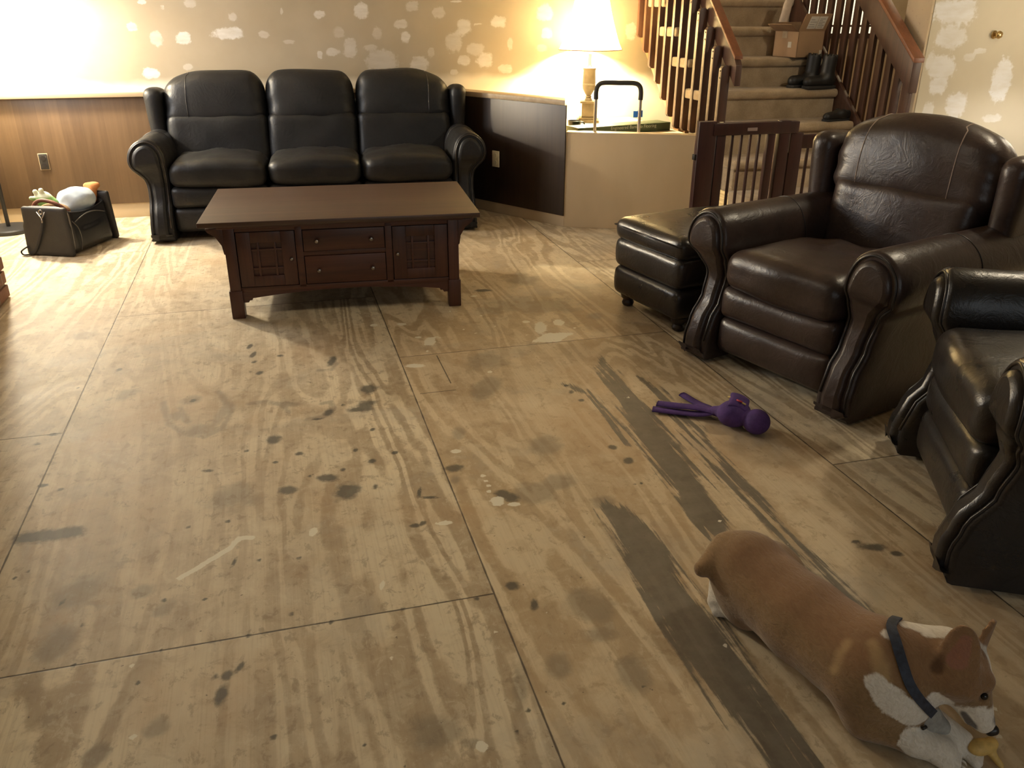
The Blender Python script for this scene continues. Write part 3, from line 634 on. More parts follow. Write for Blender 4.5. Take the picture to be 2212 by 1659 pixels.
# ------------------------------------------------------------------ staircase
RISE, RUN = 0.187, 0.223
def stairs():
    st = thing('staircase', 'brown carpeted staircase rising behind the wooden gate', 'staircase', (2.76, 4.28, 0))
    x0, x1 = -0.054, 0.965      # local
    for i in range(-3, 5):
        y = 4.95 + i * RUN - 4.28; z = 0.675 + i * RISE
        zb = max(0.0, z - RISE) if i > -3 else 0.0
        m = MB()
        yb = y + 0.03                                       # riser face set back under the nosing
        m.box((x0 + 0.05, yb, zb - 0.02 if zb else 0), (x1, y + RUN + 0.06, z - 0.02), 0.01)
        # nosing: rounded carpet roll over the front edge
        prof = [(yb + 0.02, z - 0.062), (y + 0.012, z - 0.058), (y - 0.004, z - 0.040), (y - 0.004, z - 0.016), (y + 0.014, z - 0.001), (y + 0.05, z), (y + RUN + 0.05, z), (y + RUN + 0.05, z - 0.062)]
        m.prism(prof, 0, x0 if i > 0 else x0 + 0.04, x1, 0.016)
        m.build('step', CARPET.m, st, True)
    # stringers
    def beam(xa, xb, ya, yb, off_lo, off_hi):
        f = lambda y: 0.675 + (y - 4.95) * RISE / RUN
        return MB().prism([(ya - 4.28, f(ya) + off_lo), (yb - 4.28, f(yb) + off_lo), (yb - 4.28, f(yb) + off_hi), (ya - 4.28, f(ya) + off_hi)], 0, xa, xb, 0.003)
    beam(-0.012, 0.02, 5.45, 6.3, -0.675, -0.50).build('stringer', STRINGER, st)
    beam(0.966, 0.992, 4.32, 6.3, -0.30, 0.03).build('stringer', RAIL_WOOD, st)
stairs()
def baluster_mb(y, zb, zt, xo, dx, dy):
    m = MB(); k = 8
    prof = [(y - dy / 2, zb + 0.015), (y - dy / 2 + 0.012, zb), (y + dy / 2 - 0.012, zb), (y + dy / 2, zb + 0.015), (y + dy / 2, zt - 0.02), (y + dy / 2 - 0.008, zt - 0.004), (y - dy / 2 + 0.008, zt - 0.004), (y - dy / 2, zt - 0.02)]
    # rounded top and bottom as seen from the front
    prof = [(xo, zb + 0.02), (xo + 0.012, zb + 0.004), (xo + dx / 2, zb), (xo + dx - 0.012, zb + 0.004), (xo + dx, zb + 0.02), (xo + dx, zt - 0.022), (xo + dx - 0.012, zt - 0.005), (xo + dx / 2, zt), (xo + 0.012, zt - 0.005), (xo, zt - 0.022)]
    return m.prism(prof, 1, y - dy / 2, y + dy / 2, 0.002)
EDGE = plain('bolt_black', (0.015, 0.012, 0.01), 0.5)
def left_rail():
    r = thing('stair_railing', 'dark wooden stair railing on the side beside the table lamp, bolts on its posts', 'railing', (2.70, 4.947, 0), 0, 'stair railings')
    f = lambda y: (y - 4.947) * 0.88
    for i in range(12):
        y = i * 0.1195
        zb = max(0.585, 0.675 + y * RISE / RUN - 0.625)
        zt = 1.035 + y * 0.895
        if zt > 2.2: zt = 2.2
        b = baluster_mb(y, zb, zt, 0.0, 0.06, 0.034).build('baluster', RAIL_WOOD, r)
        if i < 7:
            for dz in (0.035, 0.075):
                MB().tube([(0.004, y, zt - dz), (-0.003, y, zt - dz)], 0.0048, 8).build('bolt', EDGE, b)
    # handrail: wide board on the inner side
    h = MB().prism([(-0.075, 0.915), (-0.075, 1.035), (-0.045, 1.075), (1.36, 1.075 + 1.405 * 0.86), (1.36, 0.93 + 1.405 * 0.86)], 0, 0.062, 0.105, 0.004)
    h.build('handrail', RAIL_WOOD, r)
    MB().prism([(-0.055, 1.068), (1.36, 1.073 + 1.405 * 0.86), (1.36, 1.095 + 1.405 * 0.86), (-0.055, 1.088)], 0, 0.058, 0.115, 0.003).build('rail_cap', RAIL_TOP, r)
left_rail()
def right_rail():
    r = thing('stair_railing', 'dark wooden stair railing with an orange-edged handrail, right of the carpeted steps', 'railing', (3.78, 4.56, 0), 0, 'stair railings')
    for i in range(15):
        y = 0.012 + i * 0.1
        zt = 1.0 + y * 0.82
        zb = 0.30 + max(0, y) * RISE / RUN * 0.98
        dy = 0.070 if i == 0 else 0.050
        baluster_mb(y, zb, min(zt, 2.25), -0.014, 0.026, dy).build('baluster', RAIL_WOOD, r)
    MB().prism([(-0.03, 0.885), (-0.03, 1.06), (1.5, 1.06 + 1.53 * 0.815), (1.5, 0.885 + 1.53 * 0.815)], 0, -0.028, 0.034, 0.004).build('handrail', RAIL_WOOD, r)
    MB().prism([(-0.035, 1.058), (1.5, 1.058 + 1.535 * 0.815), (1.5, 1.085 + 1.535 * 0.815), (-0.035, 1.085)], 0, -0.032, 0.045, 0.004).build('rail_cap', RAIL_TOP, r)
right_rail()

# ------------------------------------------------------------------ leather seating
ARM = [(0.0, 0.014), (0.0, 0.2), (0.0, 0.36), (-0.004, 0.45), (0.004, 0.53), (0.035, 0.592), (0.09, 0.622), (0.15, 0.61), (0.198, 0.565), (0.216, 0.5), (0.203, 0.442), (0.172, 0.408), (0.146, 0.372), (0.134, 0.31), (0.134, 0.2), (0.139, 0.1), (0.142, 0.014)]
ARM_FRONT = [(0.04, -0.055), (0.10, -0.055), (0.17, -0.035), (0.27, 0.020), (0.36, 0.042), (0.42, 0.022), (0.48, -0.008), (0.63, 0.0)]
def offset_poly(P, d):
    n = len(P); out = []
    area = sum(P[i][0] * P[(i + 1) % n][1] - P[(i + 1) % n][0] * P[i][1] for i in range(n))
    sg = 1 if area > 0 else -1
    for i in range(n):
        t = Vector(P[(i + 1) % n]) - Vector(P[i - 1]); t = t.to_2d().normalized() if t.length else Vector((1, 0))
        out.append(Vector(P[i]).to_2d() + Vector((-t.y, t.x)) * d * sg)
    return out
def tess_poly(P2):
    from mathutils.geometry import tessellate_polygon
    out = []
    for a, b, c in tessellate_polygon([[Vector((x, y, 0)) for x, y in P2]]):
        A, B, Cc = P2[a], P2[b], P2[c]
        ccw = (B[0] - A[0]) * (Cc[1] - A[1]) - (B[1] - A[1]) * (Cc[0] - A[0]) > 0
        out.append((a, b, c) if ccw else (c, b, a))
    return out
def arm_meshes(sx, depth):
    """right arm for sx=1, mirrored for sx=-1; local origin at the inner face"""
    P = [p.to_2d() for p in catmull([(a, b, 0) for a, b in ARM], 4)]
    n = len(P); rings = []
    fy = lambda z: lerp_tab(ARM_FRONT, z)
    stations = [(0.016, 0.0), (0.005, 0.004), (0.0, 0.015)] + [(0.0, 0.015 + (depth - 0.03) * k / 10) for k in range(1, 11)] + [(0.016, depth)]
    V = []; Fc = []
    for ins, y in stations:
        Q = offset_poly(P, ins) if ins else P
        for p in Q:
            w = max(0.0, 1 - y / 0.35); sag = 0.0
            V.append((sx * p.x, fy(p.y) * w + y, p.y))
    for s in range(len(stations) - 1):
        for i in range(n):
            j = (i + 1) % n; q = (s * n + i, s * n + j, (s + 1) * n + j, (s + 1) * n + i)
            Fc.append(q if sx < 0 else q[::-1])
    tess = tess_poly([(p.x, p.y) for p in offset_poly(P, 0.016)])
    ll = (len(stations) - 1) * n
    Fc += [t if sx > 0 else t[::-1] for t in tess] + [tuple(ll + i for i in (t[::-1] if sx > 0 else t)) for t in tess]
    body = MB().add(V, Fc)
    # stuffed front panel, standing a little proud of the arm front
    V2 = []; F2 = []
    lay = [(0.030, 0.012), (0.031, -0.008), (0.037, -0.016), (0.050, -0.021)]
    for ins, dy in lay:
        for p in offset_poly(P, ins): V2.append((sx * p.x, fy(p.y) + dy, p.y))
    for s in range(len(lay) - 1):
        for i in range(n):
            j = (i + 1) % n; q = (s * n + i, s * n + j, (s + 1) * n + j, (s + 1) * n + i)
            F2.append(q if sx > 0 else q[::-1])
    tess = tess_poly([(p.x, p.y) for p in offset_poly(P, 0.050)]); ll = (len(lay) - 1) * n
    F2 += [tuple(ll + i for i in (t if sx > 0 else t[::-1])) for t in tess]
    panel = MB().add(V2, F2)
    pts = [(sx * p.x, fy(p.y) - 0.001, p.y) for p in offset_poly(P, 0.016)]
    pip = MB().tube(pts[2:-2], 0.0048, 7)
    yy = depth * 0.50
    Ptop = [p for p in offset_poly(P, -0.0005) if p.y > 0.40]
    seam = MB().tube([(sx * p.x, yy + (0.62 - p.y) * 0.15, p.y) for p in Ptop], 0.0022, 6)
    return body, panel, pip, seam
def flip_fix(mb):
    return mb
def seating(root, nseat, sw, depth, L, hw=None, back_extra=0.06, seed=1.0):
    half = nseat * sw / 2
    # carcass between and behind the arms
    MB().box((-half + 0.004, 0.06, 0.05), (half - 0.004, depth - 0.05, 0.30), 0.02).build('frame', LEATHER_DARK, root)
    V, F = rbox(2 * half + 0.20, 0.13, 0.70, 0.05, 14)
    MB().add(xf(V, (0, depth - 0.075, 0.42), rx=-0.10), F).build('outer_back', L, root, True)
    for sx in (-1, 1):
        body, panel, pip, seam = arm_meshes(sx, depth - 0.06)
        a = body.build('arm', L, root, False, 50); a.location = (sx * half, 0, 0)
        panel.build('arm_front', L, a, False, 50); pip.build('piping', PIPING, a, True); seam.build('seam', PIPING, a, True)
        # wing beside the back
        def wing(p, sx=sx):
            t = (p.z + 0.23) / 0.46
            w = 0.62 + 0.38 * min(1, max(0, t)) ** 0.8
            return (p.x * (0.75 + 0.35 * t) + sx * 0.012 * t, p.y * w + 0.03 * (1 - w), p.z + (0.018 if p.z > 0.1 else 0) * (1 - (p.y / 0.16) ** 2))
        V, F = rbox(0.105, 0.33, 0.46, 0.05, 14, wing, 0.004, seed + sx)
        w = MB().add(xf(V, (sx * (half + back_extra + 0.035), depth - 0.175, 0.622), rx=-0.12, rz=sx * 0.05), F).build('wing', L, root, True)
        for fy_ in (0.03, depth - 0.12):
            ft = MB().lathe([(0.030, 0.0), (0.036, 0.006), (0.040, 0.018), (0.036, 0.032), (0.028, 0.040), (0.034, 0.048), (0.042, 0.055)], (sx * (half + 0.07), fy_, 0), 18).build('foot', FOOT_WOOD, root, False)
    for i in range(nseat):
        x = -half + sw * (i + 0.5)
        ends = (i == 0, i == nseat - 1)
        # front rail: two stuffed bands
        def band(p):
            return (p.x, p.y - 0.010 * (1 - (2 * p.z / 0.13) ** 2), p.z)
        for zc, hgt in ((0.268, 0.130), (0.130, 0.150)):
            V, F = rbox(sw - 0.006, 0.10, hgt, 0.030, 14, lambda p, h=hgt: (p.x, p.y - 0.016 * (1 - (2 * p.z / h) ** 2) * (1 - (2 * p.x / sw) ** 6), p.z), 0.003, seed + i)
            MB().add(xf(V, (x, 0.045, zc)), F).build('front_panel', L, root, True)
        # seat cushion
        sy = 0.60
        def seat(p, sw=sw):
            u = 2 * p.x / sw; v = 2 * p.y / sy
            up = 0.038 * (1 - u * u) * (1 - 0.55 * v * v) if p.z > 0 else 0.0
            front = 0.018 * (1 - u * u) if p.y < -0.15 else 0
            pull = 0.0
            if p.z > 0 and abs(u) < 0.9: pull = 0.006 * math.sin(9 * u + 7 * v) * (v > 0.0)
            return (p.x, p.y - front, p.z + up + pull - 0.025 * max(0, v) * (p.z > 0))
        V, F = rbox(sw - 0.010, sy, 0.155, 0.062, 22, seat, 0.009, seed * 3 + i, 7)
        c = MB().add(xf(V, (x, 0.275, 0.400)), F).build('seat_cushion', L, root, True)
        # lumbar cushion
        wl = sw + (back_extra * 0.9 if nseat == 1 else 0.0) + (0.05 if nseat > 1 and any(ends) else 0)
        xl = x + (0.025 * ((i == nseat - 1) - (i == 0)) if nseat > 1 else 0)
        V, F = rbox(wl, 0.19, 0.34, 0.055, 18, lambda p: (p.x, p.y - 0.015 * (1 - (2 * p.x / wl) ** 2), p.z), 0.008, seed * 5 + i, 6)
        MB().add(xf(V, (xl, depth - 0.245, 0.535), rx=-0.17), F).build('lumbar_cushion', L, root, True)
        # head cushion, arched top, overhanging the lumbar cushion
        ext_l = back_extra if ends[0] else 0.0; ext_r = back_extra if ends[1] else 0.0
        wh = sw + ext_l + ext_r - 0.006; xh = x + (ext_r - ext_l) / 2
        def head(p, wh=wh, e=ends):
            u = 2 * p.x / wh; t = (p.z + 0.165) / 0.33
            drop = 0.0
            if e[0] and u < 0: drop = max(drop, abs(u) ** 2.6)
            if e[1] and u > 0: drop = max(drop, abs(u) ** 2.6)
            drop = max(drop, 0.45 * abs(u) ** 5)
            z = p.z + (0.030 - 0.085 * drop) * max(0, t)
            z -= 0.022 * (1 - u * u) * (1 - t) * (p.y < 0.02)
            pinch = 0.0
            edge = max(0, abs(u) - 0.72) / 0.28
            pinch = 0.007 * math.sin(p.z * 60) * edge
            return (p.x * (0.965 + 0.035 * (1 - (2 * t - 1) ** 2)), p.y - 0.030 * (1 - u * u) * (1 - (2 * t - 1.1) ** 2 * 0.8) - pinch, z)
        V, F = rbox(wh, 0.20, 0.33, 0.085, 24, head, 0.008, seed * 7 + i, 5)
        hc = MB().add(xf(V, (xh, depth - 0.185, 0.775), rx=-0.20), F).build('head_cushion', L, root, True)
        for us in ((-0.56, 0.56) if nseat == 1 else ((-0.52,) if ends[0] else ((0.52,) if ends[1] else ()))):
            path = [Vector((us * wh / 2 * (1 - 0.10 * max(0, k - 7) / 8), -0.10, -0.10 + 0.265 * k / 9)) for k in range(10)] + [Vector((us * wh / 2 * 0.90, -0.10 + 0.09 * k / 4, 0.165)) for k in range(1, 5)]
            MB().tube(xf([RMAP(p) for p in path], (xh, depth - 0.185, 0.775), rx=-0.20), 0.0026, 6).build('seam', STITCH if nseat == 1 else PIPING, hc, True)

sofa = thing('sofa', 'charcoal leather three-seat sofa with rolled arms against the patched wall', 'sofa', (0.235, 5.47, 0), math.radians(-4.0))
seating(sofa, 3, 0.585, 0.79, LEATHER_SOFA, seed=2.3)
CH1 = (1.761, 2.626, 0); RZ1 = math.radians(-73.0)
chair = thing('armchair', 'dark brown leather armchair with rolled arms, facing the coffee table beside the ottoman', 'armchair', CH1, RZ1, 'leather armchairs')
seating(chair, 1, 0.555, 0.95, LEATHER_CHAIR, back_extra=0.085, seed=4.1)
chair2 = copy_tree(chair); chair2.location = (1.775, 1.715, 0); chair2.rotation_euler = (0, 0, math.radians(-118.8))
chair2['label'] = 'black leather armchair with a glossy seat, cut off by the right edge, nearest the dog'
for ch in chair2.children:
    for o in [ch] + list(ch.children):
        if o.data.materials[0] == LEATHER_CHAIR:
            o.material_slots[0].link = 'OBJECT'; o.material_slots[0].material = LEATHER_DARK

def ottoman():
    r = thing('ottoman', 'black leather ottoman on bun feet between the armchair and the wooden gate', 'ottoman', (1.60, 3.455, 0), math.radians(-78))
    w, d = 0.50, 0.66
    for zc, h, b in ((0.275, 0.15, 0.012), (0.135, 0.15, 0.012)):
        V, F = rbox(w, d, h, 0.035, 14, lambda p, h=h: (p.x * (1 + 0.03 * (1 - (2 * p.z / h) ** 2)), p.y * (1 + 0.025 * (1 - (2 * p.z / h) ** 2)), p.z), 0.003, zc * 9)
        MB().add(xf(V, (0, d / 2, zc)), F).build('body_panel', LEATHER_DARK, r, True)
    def top(p):
        u = 2 * p.x / (w + .02); v = 2 * p.y / (d + .02)
        return (p.x, p.y, p.z + (0.03 * (1 - u * u) * (1 - v * v) if p.z > 0 else 0))
    V, F = rbox(w + 0.02, d + 0.02, 0.105, 0.045, 20, top, 0.007, 3.3, 6)
    MB().add(xf(V, (0, d / 2, 0.385)), F).build('cushion', LEATHER_DARK, r, True)
    c = [(-w / 2 + .01, 0.0), (w / 2 - .01, 0.0), (w / 2 - .01, d), (-w / 2 + .01, d)]
    MB().tube([Vector((x * 1.03, d / 2 + (y - d / 2) * 1.03, 0.405)) for x, y in c], 0.004, 6, True).build('piping', PIPING, r, True)
    for x in (-w / 2 + 0.05, w / 2 - 0.05):
        for y in (0.06, d - 0.06):
            MB().lathe([(0.018, 0), (0.026, 0.006), (0.030, 0.018), (0.024, 0.032), (0.034, 0.044), (0.040, 0.066)], (x, y, 0), 18).build('foot', FOOT_WOOD, r)
ottoman()

# ------------------------------------------------------------------ coffee table
def coffee_table():
    r = thing('coffee_table', 'reddish brown wooden coffee table with drawers and lattice doors before the sofa', 'coffee table', (0.272, 3.905, 0), math.radians(-4.2))
    W, D, Hh = 1.075, 0.66, 0.475          # body; local x centred, y from the front face
    MB().box((-0.632, -0.075, Hh - 0.024), (0.632, 0.72, Hh), 0.005).build('top', TABLE_TOP, r)
    MB().box((-0.56, -0.02, Hh - 0.044), (0.56, 0.67, Hh - 0.024), 0.003).build('top_moulding', TABLE_WOOD, r)
    for sx in (-1, 1):
        for y0 in (0.0, D - 0.05):
            x0 = sx * W / 2; a, b = sorted((x0, x0 - sx * 0.05))
            l = MB().box((a, y0, 0.0), (b, y0 + 0.05, Hh - 0.04), 0.003)
            a2, b2 = sorted((x0 + sx * 0.006, x0 - sx * 0.054))
            l.box((a2, y0 - 0.006, 0.0), (b2, y0 + 0.056, 0.135), 0.004)
            leg = l.build('leg', TABLE_WOOD_V, r)
        # corbels under the overhanging top
            P = [(sx * (W / 2), Hh - 0.045), (sx * (W / 2 + 0.075), Hh - 0.045), (sx * (W / 2 + 0.068), Hh - 0.062), (sx * (W / 2 + 0.035), Hh - 0.085), (sx * (W / 2 + 0.012), Hh - 0.125), (sx * (W / 2 + 0.006), Hh - 0.165), (sx * (W / 2), Hh - 0.17)]
            MB().prism(P, 1, y0 + 0.008, y0 + 0.042, 0.002).build('corbel', TABLE_WOOD_V, r)
        a, b = sorted((sx * (W / 2 - 0.012), sx * (W / 2 - 0.032)))
        MB().box((a, 0.05, 0.12), (b, D - 0.05, Hh - 0.04), 0.001).build('side_panel', TABLE_WOOD, r)
    # face frame
    z0, z1 = 0.135, Hh - 0.044
    f = MB()
    f.box((-W / 2 + 0.05, 0.010, z1 - 0.022), (W / 2 - 0.05, 0.03, z1), 0.001)
    cols = (-W / 2 + 0.05, -0.2215, -0.190, 0.190, 0.2215, W / 2 - 0.05)
    f.box((cols[1], 0.010, z0), (cols[2], 0.03, z1), 0.001).box((cols[3], 0.010, z0), (cols[4], 0.03, z1), 0.001)
    f.box((cols[2], 0.012, 0.285), (cols[3], 0.03, 0.305), 0.001)
    f.box((-W / 2 + 0.05, 0.010, z0 - 0.012), (W / 2 - 0.05, 0.03, z0 + 0.012), 0.001)
    f.build('face_frame', TABLE_WOOD, r)
    MB().box((-W / 2 + 0.04, 0.032, z0 - 0.01), (W / 2 - 0.04, 0.05, z1), 0).build('carcass_front', DARK_GAP, r)
    MB().box((-W / 2 + 0.04, 0.05, z0 - 0.015), (W / 2 - 0.04, D - 0.02, z0 + 0.005), 0).build('carcass_floor', DARK_GAP, r)
    MB().box((-W / 2 + 0.05, D - 0.025, z0 - 0.01), (W / 2 - 0.05, D - 0.01, Hh - 0.04), 0).build('back_panel', TABLE_WOOD, r)
    # arched apron with stepped ends
    P = [(-W / 2 + 0.05, z0), (W / 2 - 0.05, z0), (W / 2 - 0.05, 0.073), (W / 2 - 0.075, 0.073), (W / 2 - 0.082, 0.083), (W / 2 - 0.092, 0.083), (W / 2 - 0.097, 0.093)]
    arc = [((W / 2 - 0.10) * (1 - 2 * k / 14), 0.093 + 0.026 * (1 - (1 - 2 * k / 14) ** 2)) for k in range(0, 15)]
    P = P + arc + [(-x, z) for x, z in P[2:][::-1]]
    Q = []
    for p in P:
        if not Q or (abs(p[0] - Q[-1][0]) + abs(p[1] - Q[-1][1])) > 1e-5: Q.append(p)
    MB().prism(Q, 1, 0.012, 0.032, 0.0).build('apron', TABLE_WOOD, r)
    # drawers
    for za, zb in ((0.150, 0.283), (0.307, z1 - 0.024)):
        d = MB().box((cols[2] + 0.003, 0.006, za), (cols[3] - 0.003, 0.026, zb), 0.003).build('drawer', TABLE_WOOD, r)
        for kx in (-0.125, 0.125):
            kb = MB().lathe([(0.004, 0), (0.004, 0.010), (0.009, 0.014), (0.0105, 0.019), (0.008, 0.024), (0.002, 0.026)], (0, 0, 0), 16)
            kb.V = [tuple(Matrix.Translation((kx, 0.006, (za + zb) / 2)) @ Matrix.Rotation(PI / 2, 4, 'X') @ Vector(v)) for v in kb.V]
            kb.build('knob', KNOB, d)
    # lattice doors
    for sx, xa, xb in ((-1, cols[0] + 0.003, cols[1] - 0.003), (1, cols[4] + 0.003, cols[5] - 0.003)):
        za, zb = 0.150, z1 - 0.024; st_ = 0.062
        d = MB()
        d.box((xa, 0.006, za), (xa + st_, 0.028, zb), 0.002).box((xb - st_, 0.006, za), (xb, 0.028, zb), 0.002)
        d.box((xa + st_, 0.006, za), (xb - st_, 0.028, za + st_ * 0.8), 0.002).box((xa + st_, 0.006, zb - st_ * 0.8), (xb - st_, 0.028, zb), 0.002)
        door = d.build('door', TABLE_WOOD_V, r)
        MB().box((xa + st_ * 0.9, 0.021, za + 0.03), (xb - st_ * 0.9, 0.027, zb - 0.03), 0).build('door_panel', TABLE_WOOD, door)
        xi0, xi1, zi0, zi1 = xa + st_, xb - st_, za + st_ * 0.8, zb - st_ * 0.8
        l = MB()
        for k in (0.22, 0.78):
            xm = xi0 + (xi1 - xi0) * k; zm = zi0 + (zi1 - zi0) * k
            l.box((xm - 0.005, 0.009, zi0), (xm + 0.005, 0.021, zi1), 0.001).box((xi0, 0.010, zm - 0.0045), (xi1, 0.021, zm + 0.0045), 0.001)
        l.build('lattice', TABLE_WOOD, door)
        kx = xb - 0.02 if sx < 0 else xa + 0.02
        kb = MB().lathe([(0.004, 0), (0.004, 0.009), (0.008, 0.013), (0.0095, 0.018), (0.007, 0.022), (0.002, 0.024)], (0, 0, 0), 16)
        kb.V = [tuple(Matrix.Translation((kx, 0.006, (za + zb) / 2)) @ Matrix.Rotation(PI / 2, 4, 'X') @ Vector(v)) for v in kb.V]
        kb.build('knob', KNOB, door)
coffee_table()

# ------------------------------------------------------------------ lamps
def shade_mat(name, col, strength, edge):
    t = NT(name); c = t.obj()
    t.bs(color=(0.85, 0.78, 0.62), rough=0.9, emis=col, emstr=strength)
    tr = t.n('BsdfTranslucent'); tr.inputs[0].default_value = (0.9, 0.75, 0.5, 1)
    mx = t.n('MixShader'); mx.inputs[0].default_value = 0.4
    t.t.links.new(t.b.outputs[0], mx.inputs[1]); t.t.links.new(tr.outputs[0], mx.inputs[2]); t.t.links.new(mx.outputs[0], t.out.inputs[0])
    return t.m
LAMP_STONE = plain('lamp_bronze', (0.16, 0.125, 0.075), 0.5, 0.3, var=0.2)
SHADE_TRIM = plain('shade_trim', (0.45, 0.28, 0.12), 0.8)
def table_lamp(x, y, z, label, rz, glow=7.0):
    r = thing('table_lamp', label, 'lamp', (x, y, z), rz)
    b = MB(); b.box((-0.082, -0.082, 0), (0.082, 0.082, 0.020), 0.004); b.box((-0.066, -0.066, 0.02), (0.066, 0.066, 0.036), 0.005)
    b.box((-0.046, -0.046, 0.036), (0.046, 0.046, 0.135), 0.003); b.box((-0.060, -0.060, 0.135), (0.060, 0.060, 0.150), 0.004)
    b.build('base', LAMP_STONE, r)
    MB().lathe([(0.030, 0.150), (0.026, 0.160), (0.019, 0.172), (0.024, 0.178), (0.017, 0.186), (0.030, 0.205), (0.046, 0.235), (0.048, 0.262), (0.0465, 0.264), (0.048, 0.268), (0.0465, 0.270), (0.048, 0.274), (0.044, 0.36), (0.047, 0.366), (0.047, 0.376), (0.020, 0.380), (0.012, 0.40), (0.012, 0.47)], n=36).build('urn', LAMP_STONE, r)
    m = shade_mat('lit_shade', (1.0, 0.86, 0.55) if glow < 10 else (1.0, 0.94, 0.82), glow, None)
    s = MB(); prof = [(0.225, 0.500), (0.203, 0.545), (0.180, 0.61), (0.158, 0.68), (0.138, 0.75), (0.122, 0.82)]
    n = 48; V = []; F = []
    for rr, zz in prof:
        for j in range(n): V.append((rr * math.cos(2 * PI * j / n), rr * math.sin(2 * PI * j / n), zz))
    for i in range(len(prof) - 1):
        for j in range(n): F.append((i * n + j, i * n + (j + 1) % n, (i + 1) * n + (j + 1) % n, (i + 1) * n + j))
    sh = s.add(V, F).build('lamp_shade', m, r, True)
    MB().tube([(0.2255 * math.cos(2 * PI * j / 40), 0.2255 * math.sin(2 * PI * j / 40), 0.499) for j in range(40)], 0.0035, 6, True).build('shade_trim', SHADE_TRIM, sh, True)
    return r
table_lamp(NOOK_LAMP[0], NOOK_LAMP[1], NOOK_Z, 'lit table lamp with a cream shade on a bronze urn base in the alcove', math.radians(-20))
def floor_lamp():
    r = thing('floor_lamp', 'thin black floor lamp on a round base in the left corner', 'floor lamp', (FLOOR_LAMP[0], FLOOR_LAMP[1], 0))
    MB().lathe([(0.142, 0.0), (0.145, 0.006), (0.145, 0.022), (0.138, 0.030), (0.03, 0.034)], n=48).build('base', BLACK_METAL, r)
    MB().tube([(0, 0, 0.03), (0, 0, 1.40)], 0.0125, 14).build('pole', BLACK_METAL, r)
    s = MB(); n = 40; V = []; F = []
    prof = [(0.24, 1.42), (0.21, 1.52), (0.18, 1.66)]
    for rr, zz in prof:
        for j in range(n): V.append((rr * math.cos(2 * PI * j / n), rr * math.sin(2 * PI * j / n), zz))
    for i in range(len(prof) - 1):
        for j in range(n): F.append((i * n + j, i * n + (j + 1) % n, (i + 1) * n + (j + 1) % n, (i + 1) * n + j))
    s.add(V, F).build('lamp_shade', shade_mat('lit_floor_shade', (1.0, 0.86, 0.58), 6.0, None), r, True)
floor_lamp()
# end table and lamp in the V between the two armchairs, just past the right edge of the frame
def end_table():
    r = thing('end_table', 'round dark wooden end table by the patched wall behind the armchair', 'table', (END_LAMP[0], END_LAMP[1], 0))
    MB().lathe([(0.20, 0.535), (0.21, 0.545), (0.21, 0.558), (0.20, 0.565)], n=40).build('table_top', TABLE_WOOD, r)
    MB().lathe([(0.14, 0.0), (0.14, 0.02), (0.04, 0.05), (0.025, 0.10), (0.035, 0.30), (0.025, 0.48), (0.06, 0.535)], n=28).build('pedestal', TABLE_WOOD_V, r)
end_table()
table_lamp(END_LAMP[0], END_LAMP[1], 0.566, 'lit table lamp with a cream shade on the round end table', 0.3, 11.0)
def ceiling_light(x, y, label):
    r = thing('ceiling_light', label, 'ceiling light', (x, y, 2.45), 0, 'ceiling lights')
    MB().lathe([(0.09, 0.0), (0.10, -0.012), (0.085, -0.03), (0.03, -0.04)], n=32).build('base', KNOB, r)
    MB().tube([(0, 0, -0.03), (0, 0, -0.07)], 0.012, 12).build('socket', KNOB, r)
ceiling_light(CEIL_LAMP[0], CEIL_LAMP[1], 'round flush ceiling light above the two armchairs')
ceiling_light(-0.55, 2.60, 'added unseen ceiling light brightening the open plywood floor')  # fixture added to go with the fill lamp over the floor

# ------------------------------------------------------------------ outlets, knob
IVORY = plain('ivory_plastic', (0.82, 0.74, 0.52), 0.4, var=0.03)
def outlet(loc, rz, label, pm, fm, w=0.035, h=0.058, rim=None):
    r = thing('wall_outlet', label, 'electrical outlet', loc, rz)
    if rim: MB().box((-w - 0.004, -0.004, -h - 0.004), (w + 0.004, 0.0, h + 0.004), 0.002).build('surround', rim, r)
    MB().box((-w, -0.010, -h), (w, -0.002, h), 0.003).build('plate', pm, r)
    for dz in (-0.024, 0.024):
        MB().prism([(0.016 * math.cos(a), dz + 0.016 * math.sin(a)) for a in [2 * PI * k / 16 for k in range(16)]], 1, -0.0125, -0.008, 0.0).build('socket', fm, r)
outlet((-1.483, BACK_Y - 0.017, 0.40), 0, 'dark outlet plate on the lit wood paneling, above the black bag', plain('dark_plate', (0.03, 0.026, 0.022), 0.4), EDGE, 0.026, 0.050, plain('plate_rim', (0.55, 0.42, 0.26), 0.6))
_d = (HP1 - HP0).normalized(); _ang = math.atan2(-_d.y, -_d.x)
_q = off(HP0 + _d * 0.605, 0.022)
outlet((_q.x, _q.y, 0.385), _ang, 'ivory outlet plate on the dark angled panel right of the sofa', IVORY, IVORY, 0.032, 0.055)
def knob():
    r = thing('door_knob', 'small round brass knob on the patched wall at the upper right', 'knob', (4.36, 4.6, 1.212))
    BR = plain('brass', (0.55, 0.38, 0.16), 0.28, 1.0)
    def lx(prof, n=24):
        b = MB().lathe(prof, n=n); b.V = [tuple(Matrix.Rotation(PI / 2, 4, 'X') @ Vector(v)) for v in b.V]; return b
    lx([(0.022, 0), (0.024, 0.004), (0.018, 0.008), (0.009, 0.010)]).build('rosette', BR, r)
    lx([(0.009, 0.010), (0.009, 0.024), (0.020, 0.032), (0.023, 0.042), (0.019, 0.052), (0.006, 0.057)]).build('grip', BR, r, True)
    b = lx([(0.006, 0), (0.006, 0.004), (0.002, 0.005)], 12); b.V = [(v[0] + 0.042, v[1], v[2] - 0.004) for v in b.V]; b.build('screw', BR, r)
knob()

